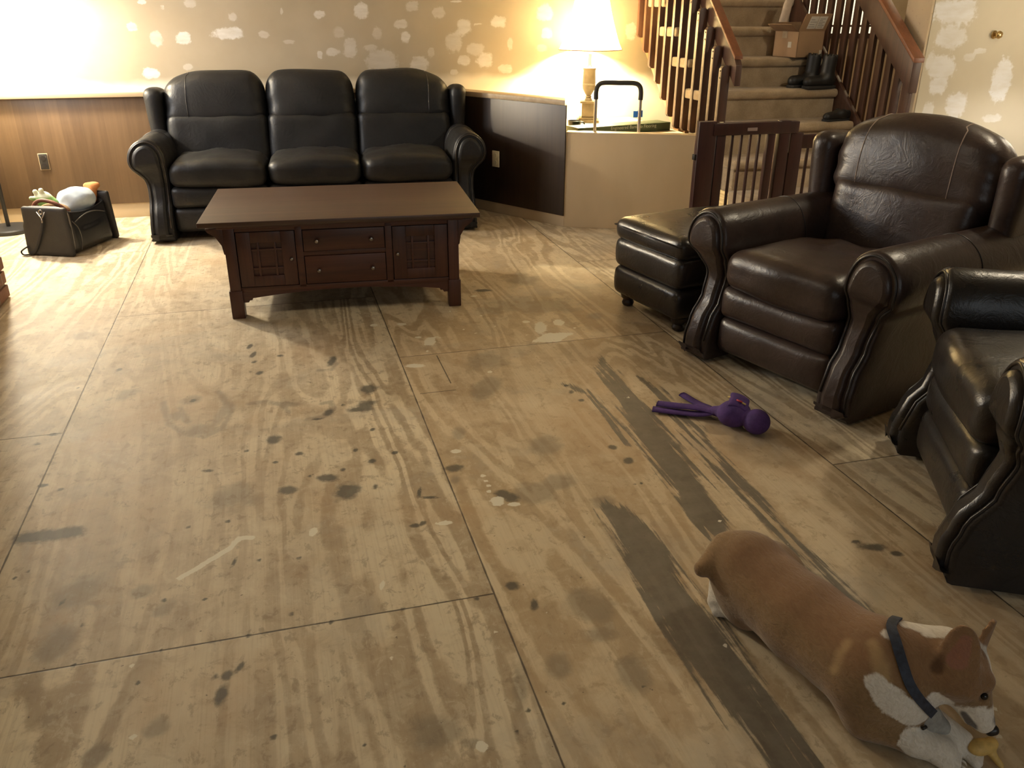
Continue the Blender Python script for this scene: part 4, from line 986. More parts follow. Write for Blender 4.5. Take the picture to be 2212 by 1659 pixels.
# ------------------------------------------------------------------ pet gate
def gate():
    r = thing('pet_gate', 'dark cherry wood pet gate with thin bars standing across the foot of the stairs', 'gate', (2.195, 4.205, 0))
    Ht = 0.80
    # wide post stack on the left
    MB().box((0.0, -0.02, 0.0), (0.105, 0.02, Ht), 0.004).build('post', GATE_WOOD, r)
    MB().box((0.112, -0.018, 0.0), (0.165, 0.018, Ht - 0.02), 0.004).build('post', GATE_WOOD, r)
    MB().tube([(0.1085, -0.012, 0.05), (0.1085, -0.012, Ht - 0.06)], 0.0028, 8).build('hinge_pin', KNOB, r)
    MB().box((-0.012, -0.012, 0.60), (0.0, 0.012, 0.63), 0.002).build('wall_pad', EDGE, r)
    t = MB().box((0.085, -0.024, Ht - 0.075), (0.605, 0.024, Ht - 0.012), 0.004).build('top_rail', GATE_WOOD, r)
    PL = plain('gate_badge', (0.30, 0.22, 0.20), 0.4)
    b = MB().box((0.285, -0.0265, Ht - 0.055), (0.345, -0.022, Ht - 0.038), 0.001).build('badge', PL, t)
    MB().box((0.165, -0.018, 0.06), (0.605, 0.018, 0.115), 0.004).build('bottom_rail', GATE_WOOD, r)
    for k in range(4):
        x = 0.213 + k * 0.0545
        MB().box((x - 0.006, -0.008, 0.11), (x + 0.006, 0.008, Ht - 0.07), 0.002).build('bar', GATE_WOOD, r)
    MB().box((0.425, -0.018, 0.02), (0.467, 0.018, Ht - 0.06), 0.003).build('stile', GATE_WOOD, r)
    MB().box((0.492, -0.020, 0.0), (0.556, 0.020, Ht - 0.008), 0.004).build('stile', GATE_WOOD, r)
    # second, lower leaf
    H2 = 0.725; x0 = 0.566
    MB().box((x0, -0.016, 0.0), (x0 + 0.078, 0.020, H2), 0.004).build('stile', GATE_WOOD, r)
    MB().box((x0 + 0.07, -0.016, H2 - 0.085), (x0 + 0.50, 0.016, H2 - 0.012), 0.004).build('top_rail', GATE_WOOD, r)
    MB().box((x0 + 0.07, -0.016, 0.06), (x0 + 0.50, 0.016, 0.115), 0.004).build('bottom_rail', GATE_WOOD, r)
    for k in range(6):
        x = x0 + 0.125 + k * 0.0545
        MB().box((x - 0.006, -0.008, 0.11), (x + 0.006, 0.008, H2 - 0.07), 0.002).build('bar', GATE_WOOD, r)
    MB().box((x0 + 0.44, -0.018, 0.0), (x0 + 0.50, 0.018, H2), 0.004).build('stile', GATE_WOOD, r)
    for q in (-0.004, 0.56):
        MB().prism([(q + 0.0, -0.13), (q + 0.05, -0.13), (q + 0.05, 0.06), (q, 0.06)], 2, 0.0, 0.022, 0.003).build('floor_foot', GATE_WOOD, r)
    MB().tube([(0.561, -0.010, 0.62), (0.561, -0.010, 0.74)], 0.004, 8).build('latch_rod', KNOB, r)
    MB().box((0.565, -0.006, H2), (0.585, 0.010, H2 + 0.018), 0.002).build('latch_cap', IVORY, r)
    # small white mark on the post cap
    MB().box((0.118, -0.021, Ht - 0.008), (0.140, -0.012, Ht - 0.004), 0.001).build('post_mark', IVORY, r)
gate()

# ------------------------------------------------------------------ alcove: flooring carton, cart handle, black cup
def carton():
    a = Vector((1.93, 5.345)); b = Vector((2.66, 5.500)); d = (b - a).normalized(); n = Vector((-d.y, d.x)); L = (b - a).length
    r = thing('flooring_carton', 'dark green flooring carton lying in the alcove behind the low wall', 'box', (a.x, a.y, NOOK_Z), math.atan2(d.y, d.x))
    G = plain('green_carton', (0.035, 0.055, 0.022), 0.45, var=0.3, sc=9)
    MB().box((0, 0, 0), (L, 0.15, 0.055), 0.002).build('carton_body', G, r)
    cu = bpy.data.curves.new('carton_lettering', 'FONT'); cu.body = 'Engineered Bamboo Flooring'; cu.size = 0.031; cu.extrude = 0.0003; cu.space_character = 1.02
    tmp = bpy.data.objects.new('lettering_curve', cu); COL.objects.link(tmp); bpy.context.view_layer.update()
    me = bpy.data.meshes.new_from_object(tmp.evaluated_get(bpy.context.evaluated_depsgraph_get())); bpy.data.objects.remove(tmp); bpy.data.curves.remove(cu)
    o = link('lettering', me, plain('carton_ink', (0.40, 0.42, 0.33), 0.6), r, False); o.location = (0.255, -0.0008, 0.030); o.rotation_euler = (PI / 2, 0, 0)
carton()
def cart():
    r = thing('hand_cart', 'silver tube handle with black foam grip standing behind the low wall', 'hand cart', (2.165, 5.262, NOOK_Z), math.radians(-22))
    w = 0.142; Ht = 0.335
    al = plain('aluminium', (0.62, 0.58, 0.52), 0.3, 0.85, var=0.05)
    for sx in (-1, 1): MB().tube([(sx * w, 0, 0), (sx * w, 0, Ht - 0.09)], 0.0105, 12).build('tube', al, r)
    pts = catmull([(-w, 0, Ht - 0.10), (-w, 0, Ht - 0.05), (-w + 0.012, 0, Ht - 0.016), (-w + 0.045, 0, Ht), (0, 0, Ht + 0.001), (w - 0.045, 0, Ht), (w - 0.012, 0, Ht - 0.016), (w, 0, Ht - 0.05), (w, 0, Ht - 0.10)], 6)
    MB().tube(pts, 0.0145, 12).build('foam_grip', plain('black_foam', (0.03, 0.028, 0.025), 0.8), r, True)
    MB().box((-w - 0.012, -0.012, 0), (w + 0.012, 0.012, 0.014), 0.003).build('foot_bar', al, r)
    BL = plain('blue_tag', (0.03, 0.22, 0.75), 0.5)
    MB().box((w - 0.040, 0.012, 0.125), (w - 0.014, 0.016, 0.165), 0.001).box((w - 0.014, 0.012, 0.128), (w + 0.020, 0.016, 0.170), 0.001).build('blue_tape', BL, r)
cart()
def cup():
    r = thing('cup', 'small black cup half hidden behind the angled half wall near the lamp', 'cup', (1.985, 5.575, NOOK_Z))
    MB().lathe([(0.035, 0), (0.038, 0.004), (0.046, 0.075), (0.044, 0.076), (0.036, 0.01), (0.0, 0.008)], n=28).build('cup_body', plain('cup_black', (0.012, 0.012, 0.012), 0.35), r)
    MB().tube(catmull([(0.042, 0, 0.062), (0.068, 0, 0.058), (0.068, 0, 0.028), (0.039, 0, 0.022)], 6), 0.005, 8).build('handle', bpy.data.materials['cup_black'], r, True)
cup()

# ------------------------------------------------------------------ things on the stairs
def open_box():
    z = 0.675 + 2 * RISE + 0.001
    r = thing('cardboard_box', 'open brown cardboard box with a white shipping label on its flap, on the stairs', 'box', (3.475, 5.345, z), math.radians(14))
    K = plain('cardboard', (0.37, 0.235, 0.13), 0.8, var=0.1, sc=6); KD = plain('cardboard_inside', (0.22, 0.14, 0.08), 0.85)
    w, d, h, t = 0.245, 0.215, 0.165, 0.005
    m = MB(); m.box((0, 0, 0), (w, d, t), 0.001).box((0, 0, 0), (w, t, h), 0.001).box((0, d - t, 0), (w, d, h), 0.001).box((0, 0, 0), (t, d, h), 0.001).box((w - t, 0, 0), (w, d, h), 0.001)
    m.V = [(x - (0.0), y + (x < 0.01) * 0.0, zz) for x, y, zz in m.V]
    # shear so the left side turns towards the viewer
    m.build('box_body', K, r)
    f = MB().box((0.0, -0.002, -0.002), (w, 0.003, 0.118), 0.001)
    fl = f.build('flap', K, r); fl.location = (0, 0.002, h); fl.rotation_euler = (math.radians(24), 0, 0)
    lb = MB().box((0.055, -0.0035, 0.018), (0.132, -0.0015, 0.102), 0.0005).box((0.137, -0.0035, 0.018), (0.212, -0.0015, 0.102), 0.0005).build('shipping_label', plain('label_white', (0.72, 0.68, 0.60), 0.6, var=0.03), fl)
    lines = MB()
    for k in range(6): lines.box((0.145, -0.0042, 0.028 + k * 0.011), (0.145 + (0.05, 0.058, 0.04, 0.055, 0.03, 0.05)[k], -0.0032, 0.033 + k * 0.011), 0)
    for k in range(4): lines.box((0.064, -0.0042, 0.030 + k * 0.016), (0.064 + (0.055, 0.045, 0.06, 0.035)[k], -0.0032, 0.034 + k * 0.016), 0)
    lines.build('label_print', plain('label_grey', (0.38, 0.35, 0.31), 0.7), fl)
    f2 = MB().box((-0.002, 0, -0.002), (0.003, d, 0.09), 0.001).build('flap', KD, r); f2.location = (0.0, 0, h); f2.rotation_euler = (0, math.radians(-62), 0)
    f3 = MB().box((0, -0.002, -0.002), (w, 0.003, 0.055), 0.001).build('flap', KD, r); f3.location = (0, d, h); f3.rotation_euler = (math.radians(-8), 0, 0)
    MB().box((-0.0015, 0.10, h - 0.045), (0.0005, 0.145, h - 0.001), 0).build('tape', plain('pale_tape', (0.42, 0.32, 0.2), 0.4), r)
    MB().box((-0.0018, 0.055, 0.062), (0.0005, 0.085, 0.098), 0).build('sticker', plain('sticker_white', (0.55, 0.5, 0.4), 0.6), r)
    MB().box((w - 0.03, -0.0018, 0.0), (w - 0.006, 0.0003, 0.045), 0).build('sticker', bpy.data.materials['sticker_white'], r)
open_box()
BOOT = plain('boot_leather', (0.010, 0.009, 0.008), 0.5, var=0.3); SOLE = plain('boot_sole', (0.02, 0.018, 0.016), 0.8)
def boot(loc, rz, label, hgt=0.215, grp=None):
    r = thing('boot', label, 'boot', loc, rz, grp)      # toe towards -x
    fn = lambda P: smin(smin(sd_cone(P, (0.0, 0, 0.07), (0.008, 0, hgt - 0.03), 0.045, 0.048), sd_cone(P, (0.02, 0, 0.047), (-0.14, 0, 0.042), 0.042, 0.036), 0.03), 9 + 0 * P[..., 0], 0.01)
    def g(P):
        d = fn(P); d = np.maximum(d, 0.016 - P[..., 2])
        d = np.maximum(d, P[..., 2] - hgt)
        hole = sd_cone(P, (0.01, 0, hgt - 0.06), (0.01, 0, hgt + 0.03), 0.038, 0.041)
        return np.maximum(d, -hole)
    V, F = surfnet(g, (-0.20, -0.08, 0.0), (0.09, 0.08, hgt + 0.02), 0.007)
    MB().add(V, F).build('boot_upper', BOOT, r, True)
    P = [(-0.175, -0.02), (-0.155, -0.038), (-0.08, -0.042), (0.02, -0.038), (0.068, -0.022), (0.072, 0.0), (0.068, 0.022), (0.02, 0.038), (-0.08, 0.042), (-0.155, 0.038), (-0.175, 0.02)]
    MB().prism(P, 2, 0.0, 0.018, 0.003).build('sole', SOLE, r)
zB = 0.675 + RISE + 0.001
boot((3.645, 5.212, zB), math.radians(3), 'black boot on the stairs in front of the cardboard box, nearer of the pair', 0.225, 'pair of boots')
boot((3.590, 5.310, zB), math.radians(3), 'black boot on the stairs behind its mate, against the riser below the box', 0.225, 'pair of boots')
def shoe():
    r = thing('shoe', 'dark low shoe on the step below the boots, by the right railing', 'shoe', (3.66, 5.02, 0.676), math.radians(12))
    g = lambda P: np.maximum(smin(sd_cone(P, (0.05, 0, 0.035), (0.0, 0, 0.045), 0.034, 0.038), sd_cone(P, (0.0, 0, 0.035), (-0.12, 0, 0.026), 0.034, 0.028), 0.03), 0.010 - P[..., 2])
    def h(P):
        return np.maximum(g(P), -sd_ell(P, (0.02, 0, 0.085), (0.055, 0.027, 0.04)))
    V, F = surfnet(h, (-0.17, -0.06, 0), (0.11, 0.06, 0.1), 0.006)
    MB().add(V, F).build('shoe_upper', BOOT, r, True)
    P = [(-0.15, -0.015), (-0.13, -0.032), (0.05, -0.034), (0.085, -0.015), (0.085, 0.015), (0.05, 0.034), (-0.13, 0.032), (-0.15, 0.015)]
    MB().prism(P, 2, 0.0, 0.012, 0.002).build('sole', SOLE, r)
shoe()
def cloth_strip():
    m = MB(); V = []; F = []
    for i in range(15):
        t = i / 14; z = 1.42 - 0.175 * t; y = 5.628 - 0.006 + 0.004 * math.sin(9 * t) - 0.018 * t
        for j in range(5):
            x = 3.515 + (j - 2) * 0.016 + 0.035 * (1 - t) ** 2 - 0.012 * t
            V.append((x, y - 0.008 * math.cos((j - 2) * 0.9) - 0.004, z))
    for i in range(14):
        for j in range(4): F.append((i * 5 + j, i * 5 + j + 1, i * 5 + j + 6, i * 5 + j + 5))
    o = m.add(V, F).build('cloth', plain('pale_cloth', (0.60, 0.50, 0.40), 0.9, bump=0.3), None, True)
    md = o.modifiers.new('thickness', 'SOLIDIFY'); md.thickness = 0.006
    tag(o, 'pale cloth strip hanging down the carpeted riser above the cardboard box', 'cloth')
cloth_strip()

# ------------------------------------------------------------------ bag of toys by the left wall
BAG_RZ = math.radians(66)
def bag():
    r = thing('duffel_bag', 'open black duffel bag of dog toys on the floor left of the sofa', 'bag', (-1.322, 5.372, 0), BAG_RZ)
    BK = plain('bag_nylon', (0.022, 0.020, 0.018), 0.6, bump=0.2); MESH_ = plain('bag_mesh', (0.008, 0.008, 0.009), 0.35); ZIP = plain('bag_zip', (0.10, 0.09, 0.08), 0.35, 0.4)
    # local x along the length (towards the back right), y across; end panel at x=0 faces the viewer's left
    L, w, h = 0.40, 0.275, 0.275
    def dfm(p):
        t = (p.z + h / 2) / h
        return (p.x * (1 - 0.03 * t), p.y * (1 - 0.10 * t), p.z - (0.03 * math.sin((p.x / L + .5) * PI) if p.z > 0 else 0))
    V, F = rbox(L, w, h, 0.035, 16, dfm, 0.006, 2.2, 6)
    # open top: drop the faces of the lid, leaving a sunken bed
    V = [Vector((v.x, v.y, v.z - 0.075 * max(0, min(1, (0.86 - max(abs(2 * v.x / L), abs(2 * v.y / w))) / 0.12)) if v.z > h * 0.34 else v.z)) for v in V]
    MB().add(xf(V, (L / 2 + 0.02, 0, h / 2 + 0.002)), F).build('bag_body', MESH_, r, True)
    V, F = rbox(0.035, w + 0.025, h + 0.01, 0.016, 14, lambda p: (p.x, p.y * (1 - 0.06 * (p.z > 0.05)), p.z), 0.002)
    MB().add(xf(V, (0.0, 0, h / 2 + 0.006), ry=0.05), F).build('end_panel', BK, r, True)
    V, F = rbox(0.035, w + 0.02, h + 0.03, 0.016, 14)
    MB().add(xf(V, (L + 0.03, 0, h / 2 + 0.015), ry=-0.10), F).build('end_panel', BK, r, True)
    ring = [(0.0, math.cos(a) * (w / 2 + 0.012), h / 2 + 0.006 + math.sin(a) * (h / 2 + 0.002)) for a in [2 * PI * k / 40 for k in range(40)]]
    sq = lambda v: math.copysign(abs(v) ** 0.35, v)
    ring = [(0.012, sq(math.cos(a)) * (w / 2 + 0.006), h / 2 + 0.008 + sq(math.sin(a)) * (h / 2)) for a in [2 * PI * k / 48 for k in range(48)]]
    MB().tube(ring, 0.0055, 7, True).build('rim_piping', plain('rim_grey', (0.12, 0.115, 0.11), 0.35), r, True)
    # strap over the end panel with a metal clip, loop at the floor
    MB().tube(catmull([(-0.024, 0.0, 0.245), (-0.028, 0.005, 0.19), (-0.030, 0.045, 0.10), (-0.026, 0.09, 0.03), (-0.03, 0.125, 0.012)], 6), 0.010, 8, flat=0.4).build('strap', plain('strap_webbing', (0.014, 0.013, 0.012), 0.75), r, True)
    MB().tube(catmull([(-0.03, 0.13, 0.055), (-0.045, 0.165, 0.03), (-0.045, 0.155, 0.008), (-0.03, 0.12, 0.010)], 6), 0.009, 8, flat=0.5).build('strap_loop', bpy.data.materials['strap_webbing'], r, True)
    clip = MB(); 
    clip.tube([(-0.026, -0.026, 0.262), (-0.028, 0.0, 0.222), (-0.026, 0.026, 0.262)], 0.0035, 8); clip.tube([(-0.028, 0, 0.222), (-0.03, 0, 0.200)], 0.005, 8)
    clip.tube([(-0.026, 0.012 * math.cos(a), 0.262 + 0.012 * math.sin(a)) for a in [2 * PI * k / 14 for k in range(14)]], 0.003, 6, True)
    clip.build('clip', KNOB, r, True)
    # zips on the mesh side
    z1 = [(0.06 + 0.30 * k / 12, -w / 2 - 0.004 + 0.010 * 0, 0.19 + 0.03 * math.sin(PI * k / 12)) for k in range(13)]
    MB().tube(z1, 0.003, 6).build('zip', ZIP, r, True)
    z2 = catmull([(0.035, -w / 2 - 0.006, 0.20), (0.075, -w / 2 - 0.008, 0.15), (0.085, -w / 2 - 0.008, 0.08), (0.07, -w / 2 - 0.006, 0.02)], 6)
    MB().tube(z2, 0.003, 6).build('zip', ZIP, r, True)
    return r
bag_root = bag()
def W(px, py, pz):      # bag local -> world
    return Matrix.Translation((-1.322, 5.372, 0)) @ Matrix.Rotation(BAG_RZ, 4, 'Z') @ Vector((px * 0.85, py, pz - 0.008))
def soft_toy(name, label, cat, fn, lo, hi, h, m, grp='toys in the bag'):
    c = (Vector(lo) + Vector(hi)) / 2
    V, F = surfnet(fn, lo, hi, h)
    base = Vector((c.x, c.y, min(v[2] for v in V)))
    o = MB().add([Vector(v) - base for v in V], F).build(name, m, None, True); o.location = base
    return tag(o, label, cat, grp)
def bag_contents():
    p = W(0.33, -0.02, 0.283)
    Wh = plain('pale_blue_fabric', (0.50, 0.57, 0.62), 0.85, var=0.14, sc=14, bump=0.3, bsc=25)
    R = np.array([[math.cos(.6), math.sin(.6), 0], [-math.sin(.6), math.cos(.6), 0], [0, 0, 1]])
    def hat(P):
        d = sd_ell(P, p, (0.115, 0.085, 0.075), R)
        d = smin(d, sd_ell(P, p + Vector((-0.05, -0.05, -0.035)), (0.075, 0.06, 0.035), R), 0.03)
        return d + 0.004 * np.sin(P[..., 0] * 55) * np.cos(P[..., 1] * 48 + P[..., 2] * 40)
    soft_toy('plush_toy', 'round pale blue plush toy on top of the black bag', 'toy', hat, (p.x - .17, p.y - .17, p.z - .13), (p.x + .17, p.y + .17, p.z + .12), 0.007, Wh)
    q = W(0.16, 0.085, 0.310)
    fr = lambda P: smin(smin(sd_ell(P, q, (0.048, 0.045, 0.045)), sd_ell(P, q + Vector((0.03, 0.0, -0.04)), (0.05, 0.045, 0.05)), 0.02), np.minimum(np.minimum(sd_cone(P, q + Vector((-.03, -.015, .035)), q + Vector((-.033, -.018, .048)), .014, .014), sd_cone(P, q + Vector((.0, -.02, .042)), q + Vector((0, -.022, .055)), .014, .014)), sd_cone(P, q + Vector((-.045, -.02, .008)), q + Vector((-.06, -.025, .012)), .014, .012)), 0.006)
    t = NT('green_plush'); c = t.obj(); sx = t.n('SeparateXYZ'); t.set(sx.inputs[0], c)
    t.bs(color=t.mix(t.sm(t.math('ADD', sx.outputs[2], t.math('MULTIPLY', t.noise(c, 30, 2), 0.02)), 0.105, 0.125), (0.22, 0.42, 0.13), (0.72, 0.78, 0.58)), rough=0.9)
    soft_toy('plush_toy', 'small green plush frog poking out of the black bag', 'toy', fr, (q.x - .1, q.y - .1, q.z - .11), (q.x + .1, q.y + .1, q.z + .09), 0.006, t.m)
    s = W(0.06, 0.045, 0.30)
    ring_pts = catmull([W(0.03, 0.085, 0.255), W(0.045, 0.078, 0.300), W(0.055, 0.03, 0.322), W(0.075, -0.045, 0.300), W(0.11, -0.09, 0.250)], 6)
    o = MB().tube(ring_pts, 0.011, 12).build('tug_toy', plain('brown_rubber', (0.16, 0.055, 0.028), 0.6), None, True)
    tag(o, 'reddish brown tug loop arching over the near end of the black bag', 'toy', 'toys in the bag')
    tan = W(0.085, 0.005, 0.255)
    soft_toy('plush_toy', 'tan plush lump under the brown loop in the black bag', 'toy', lambda P: smin(sd_ell(P, tan, (0.07, 0.06, 0.045)), sd_ell(P, tan + Vector((0.05, 0.02, -0.01)), (0.05, 0.05, 0.04)), 0.03), (tan.x - .12, tan.y - .12, tan.z - .08), (tan.x + .14, tan.y + .12, tan.z + .08), 0.008, plain('tan_plush', (0.30, 0.19, 0.09), 0.95, bump=0.4))
    og = W(0.475, -0.055, 0.335)
    soft_toy('plush_toy', 'orange plush toy end sticking up at the far end of the black bag', 'toy', lambda P: smin(smin(sd_cone(P, W(0.44, -0.05, 0.27), og, 0.035, 0.030), sd_ell(P, og + Vector((0.022, -0.01, 0.012)), (0.028, 0.024, 0.02)), 0.015), sd_ell(P, og + Vector((-0.025, 0.0, 0.008)), (0.024, 0.022, 0.02)), 0.012), (og.x - .1, og.y - .1, og.z - .1), (og.x + .1, og.y + .1, og.z + .07), 0.006, plain('orange_plush', (0.55, 0.22, 0.07), 0.9, bump=0.3))
bag_contents()

# ------------------------------------------------------------------ purple dog toy on the floor
def purple_toy():
    r = thing('dog_toy', 'purple fabric dog toy with trailing strips on the floor before the armchair', 'toy', (1.43, 2.36, 0))
    PU = plain('purple_cloth', (0.070, 0.030, 0.155), 0.85, var=0.25, sc=30, bump=0.35, bsc=120)
    o = Vector((1.43, 2.36, 0))
    a = Vector((1.462, 2.335, 0.048)) - o; b = Vector((1.508, 2.262, 0.045)) - o
    def body(P):
        d = sd_ell(P, a, (0.060, 0.052, 0.048)); d = smin(d, sd_ell(P, b, (0.046, 0.046, 0.044)), 0.012)
        d = smin(d, sd_cone(P, a, Vector((1.425, 2.405, 0.03)) - o, 0.03, 0.018), 0.02)
        return np.maximum(d, 0.001 - P[..., 2])
    V, F = surfnet(body, (-0.08, -0.17, -0.01), (0.16, 0.10, 0.12), 0.005)
    bd = MB().add(V, F).build('stuffed_body', PU, r, True)
    # hood flap over the body
    V, F = rbox(0.07, 0.085, 0.012, 0.006, 10, lambda p: (p.x, p.y, p.z - 6.5 * (p.x ** 2) - 5.0 * p.y ** 2))
    MB().add(xf(V, a + Vector((0.018, 0.002, 0.050)), rx=0.15, ry=0.30, rz=-0.6), F).build('flap', PU, r, True)
    def strip(pts, w, name='strip'):
        P = catmull(pts, 6); V = []; F = []
        for i, p in enumerate(P):
            t = (P[min(i + 1, len(P) - 1)] - P[max(i - 1, 0)]).normalized(); s = Vector((-t.y, t.x, 0)).normalized()
            for k in (-1, -0.4, 0.4, 1): V.append(p + s * w * k + Vector((0, 0, 0.006 * (1 - k * k))))
            for k in (1, 0.4, -0.4, -1): V.append(p + s * w * k + Vector((0, 0, -0.004)))
        n = 8
        for i in range(len(P) - 1):
            for j in range(n): F.append((i * n + j, i * n + (j + 1) % n, (i + 1) * n + (j + 1) % n, (i + 1) * n + j))
        F.append(tuple(range(n))); F.append(tuple((len(P) - 1) * n + j for j in range(n))[::-1])
        bm = bmesh.new()
        mb = MB().add(V, F); ob = mb.build(name, PU, r, True); return ob
    k = Vector((1.425, 2.405, 0.030)) - o
    strip([k, Vector((1.38, 2.425, 0.016)) - o, Vector((1.31, 2.47, 0.012)) - o, Vector((1.235, 2.515, 0.012)) - o], 0.021)
    strip([k, Vector((1.385, 2.445, 0.030)) - o, Vector((1.32, 2.49, 0.026)) - o, Vector((1.262, 2.535, 0.022)) - o], 0.022)
    strip([k, Vector((1.425, 2.46, 0.022)) - o, Vector((1.415, 2.52, 0.012)) - o, Vector((1.395, 2.60, 0.014)) - o], 0.017)
    # stitched mark in yellow and red on the hood
    ym = MB(); ym.tube([a + Vector((-0.016 + 0.008 * i, 0.028 - 0.012 * i + 0.004 * (i % 2), 0.054 - 0.0004 * i * i)) for i in range(6)], 0.0035, 6); ym.build('yellow_lettering', plain('yellow_thread', (0.60, 0.45, 0.16), 0.7), r, True)
    rm = MB(); rm.tube([a + Vector((0.0, -0.005, 0.0545)), a + Vector((0.012, -0.022, 0.053))], 0.0035, 6); rm.build('red_mark', plain('red_thread', (0.50, 0.05, 0.06), 0.7), r, True)
purple_toy()

# ------------------------------------------------------------------ corgi lying on its belly, chewing
def dog():
    v = lambda *a: np.array(a, float)
    rump, mid, sho = v(0.995, 1.425, 0.105), v(1.027, 1.25, 0.105), v(1.062, 1.085, 0.112)
    # head frame: H heading down-right, U out of the forehead, N towards the near (viewer) side
    sk = v(1.180, 0.979, 0.180)
    nose = v(1.199, 0.905, 0.090)
    Hd = (nose - sk) / np.linalg.norm(nose - sk)
    Nn = v(-0.55, -0.62, 0.56); Nn = Nn - Hd * (Nn @ Hd); Nn /= np.linalg.norm(Nn)
    Uu = np.cross(Nn, Hd); Uu /= np.linalg.norm(Uu)
    if Uu[0] < 0: Uu = -Uu
    hp = lambda h, u, n: sk + Hd * h + Uu * u + Nn * n
    EAR1 = (v(1.146, 0.957, 0.192), v(1.158, 0.972, 0.296))
    EAR2 = (v(1.228, 1.000, 0.195), v(1.240, 1.003, 0.268))
    view = v(-0.62, -0.52, 0.58); view /= np.linalg.norm(view)
    def ear(P, b, t, w, vw):
        ax = t - b; L = np.linalg.norm(ax); ax = ax / L
        nn = vw - ax * (vw @ ax); nn /= np.linalg.norm(nn); sd = np.cross(nn, ax)
        q = P - b; y = q @ ax / L; x = q @ sd; z = q @ nn
        yc = np.clip(y, 0, 1)
        wid = w * (1 - yc) ** 0.62 * (0.82 + 0.75 * yc) + 0.004
        # curved sheet, cupped towards the viewer
        zz = z + 6.0 * x * x - 0.012
        dx = np.abs(x) - wid; dy = np.maximum(-y, y - 1) * L
        d2 = np.maximum(np.maximum(dx, dy), np.abs(zz) - 0.0055)
        return d2 * 0.8
    fl = lambda P, d: np.maximum(d, 0.0015 - P[..., 2])
    def body(P):
        d = smin(sd_cone(P, rump, mid, 0.094, 0.095), sd_cone(P, mid, sho, 0.095, 0.099), 0.02)
        d = smin(d, sd_ell(P, v(0.992, 1.445, 0.115), (0.080, 0.085, 0.088)), 0.03)
        # folded thighs
        R = np.array([[0.98, 0.19, 0], [-0.19, 0.98, 0], [0, 0, 1]])
        d = smin(d, sd_ell(P, v(0.962, 1.400, 0.072), (0.050, 0.080, 0.082), R), 0.014)
        d = smin(d, sd_ell(P, v(1.085, 1.450, 0.078), (0.050, 0.092, 0.078), R), 0.03)
        # near hind foot, hock behind, toes in front
        d = smin(d, sd_cone(P, v(0.940, 1.480, 0.055), v(0.921, 1.452, 0.026), 0.020, 0.018), 0.015)
        for k in range(3):
            d = smin(d, sd_cone(P, v(0.922, 1.458, 0.022), v(0.914 + 0.014 * k, 1.428 - 0.006 * k, 0.013), 0.013, 0.0115), 0.006)
        d = smin(d, sd_cone(P, v(1.11, 1.40, 0.02), v(1.13, 1.34, 0.016), 0.02, 0.016), 0.015)
        # docked fluffy tail
        d = smin(d, sd_cone(P, v(0.962, 1.488, 0.138), v(0.882, 1.462, 0.122), 0.047, 0.020), 0.024)
        # chest, shoulders and neck
        d = smin(d, sd_ell(P, v(1.088, 1.035, 0.105), (0.085, 0.082, 0.098)), 0.04)
        d = smin(d, sd_cone(P, v(1.082, 1.062, 0.148), v(1.158, 1.008, 0.180), 0.078, 0.062), 0.04)
        d = smin(d, sd_cone(P, v(1.028, 1.055, 0.095), v(1.030, 1.035, 0.040), 0.050, 0.042), 0.035)
        # near foreleg
        d = smin(d, sd_cone(P, v(1.034, 1.022, 0.040), v(1.092, 0.958, 0.034), 0.039, 0.029), 0.02)
        d = smin(d, sd_cone(P, v(1.092, 0.958, 0.032), v(1.130, 0.926, 0.028), 0.029, 0.028), 0.012)
        for k, (a, l) in enumerate(((-0.75, 0.024), (-0.25, 0.031), (0.22, 0.031), (0.7, 0.024))):
            w = v(0.72, -0.69, 0); s_ = v(0.69, 0.72, 0)
            tb = v(1.126, 0.930, 0.022) + s_ * a * 0.022; te = tb + w * l + s_ * a * 0.008
            te[2] = 0.0145
            d = smin(d, sd_cone(P, tb, te, 0.015, 0.0125), 0.005)
        # far foreleg
        d = smin(d, sd_cone(P, v(1.130, 1.020, 0.050), v(1.185, 0.935, 0.028), 0.034, 0.023), 0.02)
        for a in (-0.8, 0.0, 0.8):
            d = smin(d, sd_cone(P, v(1.183, 0.935, 0.02), v(1.196 + 0.011 * a, 0.903 + 0.010 * a, 0.013), 0.017, 0.0115), 0.006)
        # head
        hd = sd_ell(P, hp(-0.004, 0.0, 0.0), (0.053, 0.053, 0.053))
        hd = smin(hd, sd_ell(P, hp(0.018, -0.012, 0.024), (0.038, 0.038, 0.034)), 0.02)
        hd = smin(hd, sd_ell(P, hp(0.018, -0.012, -0.024), (0.038, 0.038, 0.034)), 0.02)
        hd = smin(hd, sd_cone(P, hp(0.040, 0.000, 0), hp(0.106, -0.002, 0), 0.039, 0.021), 0.018)
        hd = smin(hd, sd_cone(P, hp(0.045, -0.022, 0), hp(0.094, -0.022, 0), 0.026, 0.013), 0.008)
        hd = smin(hd, sd_ell(P, hp(0.030, 0.030, 0.022), (0.016, 0.016, 0.016)), 0.014)
        hd = smin(hd, sd_ell(P, hp(0.030, 0.030, -0.022), (0.016, 0.016, 0.016)), 0.014)
        # eye socket and mouth crease
        hd = -smin(-hd, sd_ell(P, hp(0.055, 0.016, 0.037), (0.010, 0.010, 0.007)), 0.006)
        d = smin(d, hd, 0.030)
        e = np.minimum(ear(P, EAR1[0], EAR1[1], 0.038, view), ear(P, EAR2[0], EAR2[1], 0.034, v(0.5, -0.75, 0.3)))
        d = smin(d, e, 0.014)
        return fl(P, d)
    V, F = surfnet(body, (0.84, 0.83, -0.008), (1.33, 1.585, 0.31), 0.0045)
